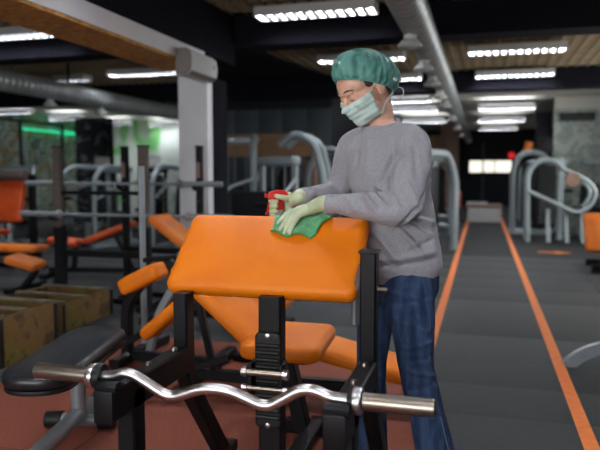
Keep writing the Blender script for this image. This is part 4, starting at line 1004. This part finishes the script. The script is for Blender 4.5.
SFOLDS = [((-0.055, 1.327), (-0.121, 1.192), 0.008, -0.012), ((-0.032, 1.312), (-0.09, 1.188), 0.01, 0.01), ((-0.14, 1.184), (-0.101, 1.134), 0.007, -0.014), ((-0.117, 1.196), (-0.074, 1.153), 0.008, 0.012), ((-0.163, 1.165), (-0.136, 1.115), 0.007, -0.012), ((-0.187, 1.169), (-0.159, 1.115), 0.008, 0.01), ((-0.206, 1.161), (-0.187, 1.107), 0.006, -0.009), ((-0.241, 1.153), (-0.222, 1.099), 0.007, 0.007), ((-0.264, 1.153), (-0.249, 1.099), 0.006, -0.006), ((-0.086, 1.173), (-0.047, 1.122), 0.007, -0.008), ((-0.078, 1.022), (0.085, 1.234), 0.008, -0.014), ((-0.055, 1.049), (0.054, 1.188), 0.012, 0.008), ((-0.159, 1.003), (-0.059, 0.879), 0.01, -0.012), ((-0.132, 1.018), (-0.024, 0.887), 0.011, 0.012), ((-0.187, 0.987), (-0.117, 0.887), 0.01, 0.01), ((-0.016, 1.072), (0.085, 1.018), 0.008, -0.012), ((-0.047, 1.049), (0.061, 0.964), 0.009, -0.011), ((-0.032, 1.026), (0.054, 0.918), 0.01, 0.011), ((0.007, 1.08), (0.093, 1.049), 0.008, 0.01), ((-0.001, 0.949), (0.093, 0.987), 0.009, -0.01), ((-0.14, 0.875), (0.1, 0.914), 0.007, -0.01), ((-0.125, 0.902), (0.1, 0.941), 0.01, 0.008), ((-0.07, 1.393), (-0.101, 1.258), 0.014, 0.006), ((-0.148, 1.374), (-0.171, 1.219), 0.018, 0.006), ((-0.194, 1.335), (-0.225, 1.196), 0.01, -0.008), ((-0.225, 1.374), (-0.264, 1.234), 0.01, 0.006), ((0.038, 1.374), (0.054, 1.238), 0.012, 0.008), ((-0.001, 1.354), (0.007, 1.227), 0.012, -0.006), ((-0.039, 1.219), (0.007, 1.103), 0.01, 0.008)]
JFOLDS = [((-0.101, 0.786), (0.077, 0.755), 0.008, 0.005), ((-0.086, 0.736), (0.085, 0.771), 0.008, -0.005), ((-0.07, 0.686), (0.069, 0.639), 0.008, 0.005), ((-0.047, 0.581), (0.085, 0.608), 0.008, 0.007), ((-0.039, 0.539), (0.093, 0.554), 0.008, -0.007), ((-0.024, 0.5), (0.1, 0.477), 0.008, 0.006), ((-0.008, 0.427), (0.116, 0.462), 0.009, -0.005), ((0.007, 0.369), (0.124, 0.33), 0.009, 0.005), ((-0.097, 0.813), (-0.039, 0.581), 0.01, 0.004)]
def knit(co, no):
    d = .004 * noise3(co, 22, .3) + .0025 * noise3(co, 47, 1.2)
    for (a, c, w_, h_) in SFOLDS: d += 1.6 * fold2(co, no, a, c, w_, h_)
    z = co[:, 2]; trunk = np.linalg.norm(co[:, :2] - np.array((-.02, .01)), axis=1) < .24
    d += np.where(trunk & (z < .835), -.010 * np.clip((.835 - z) / .02, 0, 1), 0)
    ang = np.arctan2(co[:, 1], co[:, 0] + .01)
    d += np.where(trunk & (z < .835), .0012 * np.sin(ang * 110), 0)
    return co + no * d[:, None]
b = MB()
sec = [(.79, (-.020, .008), .164, .122), (.82, (-.020, .008), .172, .126), (.87, (-.018, .008), .184, .138), (.95, (-.022, .012), .180, .138), (1.05, (-.036, .016), .174, .132), (1.17, (-.058, .02), .176, .130),
       (1.27, (-.072, .022), .190, .130), (1.345, (-.082, .024), .186, .116), (1.395, (-.086, .022), .146, .098), (1.422, (-.092, .016), .100, .080), (1.434, (-.095, .012), .080, .072)]
loft(b, [ellring((c[0], c[1], z), a, d, LD, FD) for z, c, a, d in sec])
chain(b, [nb + LD * .06 + Vector((0, 0, -.025)), LSH + Vector((.005, .0, 0)), LSH.lerp(LEL, .5) + Vector((.02, .0, -.005)), LEL, LEL.lerp(LWR, .3), LEL.lerp(LWR, .65), LWR], [.072, .074, .070, .066, .060, .048, .036], 18)
chain(b, [nb - LD * .06 + Vector((0, 0, -.02)), RSH, RSH.lerp(REL, .5) + Vector((.0, .0, 0)), REL, REL.lerp(RWR, .4), REL.lerp(RWR, .7), RWR], [.07, .072, .066, .058, .05, .042, .034], 18)
sweat = fuse('sweatshirt', b, .0062, 6, 'sweater', fn=knit)
# collar band, cuffs
b = MB(); ring = ellring((-.098, .010, 1.438), .074, .070, LD, (FD * .93 + Vector((0, 0, -.36))).normalized(), 30)
b.sweep(ring + ring[:1], [(.009 * math.cos(2 * math.pi * j / 8), .013 * math.sin(2 * math.pi * j / 8)) for j in range(8)], caps=False); obj('collar', b, 'sweater', sweat, smooth=180)
for (e, w_) in ((LEL, LWR), (REL, RWR)):
    d = (w_ - e).normalized(); b = MB(); b.tube([w_ - d * .05, w_ - d * .045, w_ + d * .008, w_ + d * .012], [.034, .0385, .0365, .032], 20); obj('cuff', b, 'sweater', sweat, smooth=60)
# --- jeans
def denim(co, no):
    d = .003 * noise3(co, 30, .8)
    z = co[:, 2]
    for (kn, sgn) in ((LKN, 1), (RKN, 1)):
        for k in range(6):
            zz = kn.z + .10 - .045 * k; p = np.array((kn.x, kn.y, zz)); p[0] += .02 * (k % 2)
            d += ridge(co, no, p + np.array((-.07, -.05, .012 * (-1) ** k)), p + np.array((.06, -.06, -.018)), .011, .006)
    for (a, c, w_, h_) in JFOLDS: d += fold2(co, no, a, c, w_, h_)
    for k in range(0):
        d += ridge(co, no, (-.05 + .01 * k, -.14, .77 - .035 * k), (.07, -.13, .79 - .04 * k), .010, .005)
    return co + no * d[:, None]
b = MB()
loft(b, [ellring((-.012, .006, z), a, d, LD, FD) for z, a, d in ((.72, .14, .10), (.78, .168, .118), (.86, .165, .115), (.93, .15, .105))])
chain(b, [LHIP + Vector((0, .01, 0)), LHIP.lerp(LKN, .35), LKN, LKN.lerp(LAN, .45), LAN + Vector((0, 0, -.045))], [.104, .092, .068, .068, .082], 22)
chain(b, [RHIP, RHIP.lerp(RKN, .35), RKN, RKN.lerp(RAN, .45), RAN + Vector((0, 0, -.045))], [.092, .080, .063, .064, .078], 22)
jeans = fuse('jeans', b, .0065, 5, 'denim', fn=denim)
b = MB(); b.tube(spline([LHIP + Vector((.070, -.072, -.02)), LHIP.lerp(LKN, .5) + Vector((.052, -.068, 0)), LKN + Vector((.045, -.052, 0)), LKN.lerp(LAN, .6) + Vector((.042, -.058, 0)), LAN + Vector((.047, -.068, -.02))], 6), .0022, 6); obj('side_seam', b, 'denim_seam', jeans)
# --- shoes
for (an, nm) in ((LAN, 'shoe'), (RAN, 'shoe')):
    fd = Vector((-.86, -.5, 0)); sd = Vector((.5, -.86, 0)); c0 = Vector((an.x, an.y, 0))
    b = MB(); loft(b, [ellring(tuple(c0 + fd * y + Vector((0, 0, zc))), a, h, sd, (0, 0, 1), 16) for y, zc, a, h in ((-.07, .06, .02, .03), (-.055, .06, .034, .045), (0, .065, .038, .052), (.06, .055, .042, .042), (.12, .043, .044, .03), (.165, .036, .034, .022), (.18, .034, .015, .012))])
    so = obj(nm, b, 'leather', person, smooth=180)
    b = MB(); out = [c0 + fd * y + sd * x for y, x in ((-.075, -.02), (-.075, .02), (-.03, .038), (.06, .046), (.13, .046), (.18, .025), (.185, 0), (.18, -.025), (.13, -.046), (.06, -.046), (-.03, -.038))]
    n = len(out); b.add([(p.x, p.y, .002) for p in out] + [(p.x, p.y, .028) for p in out], [tuple(range(n - 1, -1, -1)), tuple(range(n, 2 * n))] + [(i, (i + 1) % n, (i + 1) % n + n, i + n) for i in range(n)])
    obj('sole', b, 'sole', so)
# --- gloves
def W(x, y, z):                                     # world -> the figure's frame
    return pm(person).inverted() @ Vector((x, y, z))
def on_pad(x, sd, h): return W(*padpt(x, sd + .016, h))
b = MB()
wr = LWR + (LWR - LEL).normalized() * -.01
kn = [on_pad(-.692, .352, .036), on_pad(-.697, .372, .038), on_pad(-.707, .390, .034), on_pad(-.722, .400, .028)]     # knuckles, little finger nearest
palm = on_pad(-.655, .385, .038)
chain(b, [wr, LWR + (LWR - LEL).normalized() * .025, palm], [.033, .031, .026], 14)
for q in kn: chain(b, [palm, palm.lerp(q, .5), q], [.022, .019, .0125], 10, 4)
tips = [((-.708, .318, .026), (-.714, .296, .017), (-.717, .278, .0125)), ((-.720, .335, .028), (-.732, .305, .018), (-.739, .281, .0125)), ((-.733, .352, .026), (-.750, .324, .018), (-.760, .300, .0125)), ((-.745, .372, .024), (-.764, .350, .018), (-.778, .332, .0125))]
for q, (m1, m2, m3) in zip(kn, tips): chain(b, [q, on_pad(*m1), on_pad(*m2), on_pad(*m3)], [.0125, .0115, .0105, .0085], 10, 4)
chain(b, [palm + (wr - palm) * .3, on_pad(-.672, .425, .02), on_pad(-.700, .428, .016)], [.018, .014, .010], 10, 4)
fuse('glove', b, .0028, 4, 'glove')
# right hand closed round the sprayer's neck
SB = W(-.815, 2.585, 1.118)                          # sprayer neck
ax = Vector((-.10, .0, 1)).normalized()
b = MB(); wr = RWR - (RWR - REL).normalized() * .01
pa = SB + Vector((.045, .012, .005))
chain(b, [wr, RWR + (RWR - REL).normalized() * .02, pa], [.032, .030, .024], 14)
chain(b, [pa + Vector((0, .004, -.03)), pa, pa + Vector((-.002, -.002, .026))], [.021, .023, .019], 12)
for k in range(4):
    z = .018 - .021 * k; rr = .031
    f0 = SB + Vector((.030, .026, z)); f1 = SB + Vector((-.006, .033, z - .002)); f2 = SB + Vector((-.033, .010, z - .005)); f3 = SB + Vector((-.028, -.018, z - .007)); f4 = SB + Vector((-.008, -.031, z - .007))
    ln = (1, 1, .97, .85)[k]
    chain(b, [f0, f1, f2, f3, f2.lerp(f4, ln) if ln < .9 else f4], [.0125, .0115, .011, .0105, .0085], 10, 4)
chain(b, [pa + Vector((.0, -.015, .012)), SB + Vector((.022, -.031, .026)), SB + Vector((-.010, -.033, .034))], [.016, .0125, .0095], 10, 4)
fuse('glove', b, .0028, 4, 'glove')

# ------------------------------------------------------------------ the spray bottle she holds
sbw = pm(person) @ SB
t = thing('spray_bottle', 'trigger spray bottle with red head held in the gloved hand', 'bottle', (sbw.x, sbw.y, sbw.z - .213))
b = MB(); b.lathe([(.03, 0), (.036, .004), (.038, .03), (.038, .11), (.030, .135), (.017, .155), (.0155, .19), (.0155, .20)], 24); obj('bottle_body', b, 'bottle', t)
b = MB(); b.lathe([(.018, .188), (.0195, .192), (.0195, .222), (.015, .226)], 20); obj('screw_cap', b, 'red_plastic', t)
Mz = rotm(0, 0, YAW + R(10))
b = MB(); prof = [(-.048, .244), (-.044, .230), (-.02, .222), (.022, .222), (.038, .234), (.040, .252), (.026, .268), (-.008, .272), (-.040, .262)]
n = len(prof); V = [tuple(Mz @ Vector((x, -.014, z))) for x, z in prof] + [tuple(Mz @ Vector((x, .014, z))) for x, z in prof]
b.add(V, [tuple(range(n)), tuple(range(2 * n - 1, n - 1, -1))] + [(i, (i + 1) % n, (i + 1) % n + n, i + n) for i in range(n)]); obj('spray_head', b, 'red_plastic', t, bevel=.004)
b = MB(); b.tube([Mz @ Vector((-.046, 0, .248)), Mz @ Vector((-.060, 0, .247))], .010, 14); obj('nozzle', b, 'red_plastic', t, bevel=.002)
b = MB(); b.bar([Mz @ Vector(p) for p in ((-.028, 0, .238), (-.040, 0, .215), (-.046, 0, .185), (-.054, 0, .168))], .014, .010); obj('trigger', b, 'red_plastic', t)
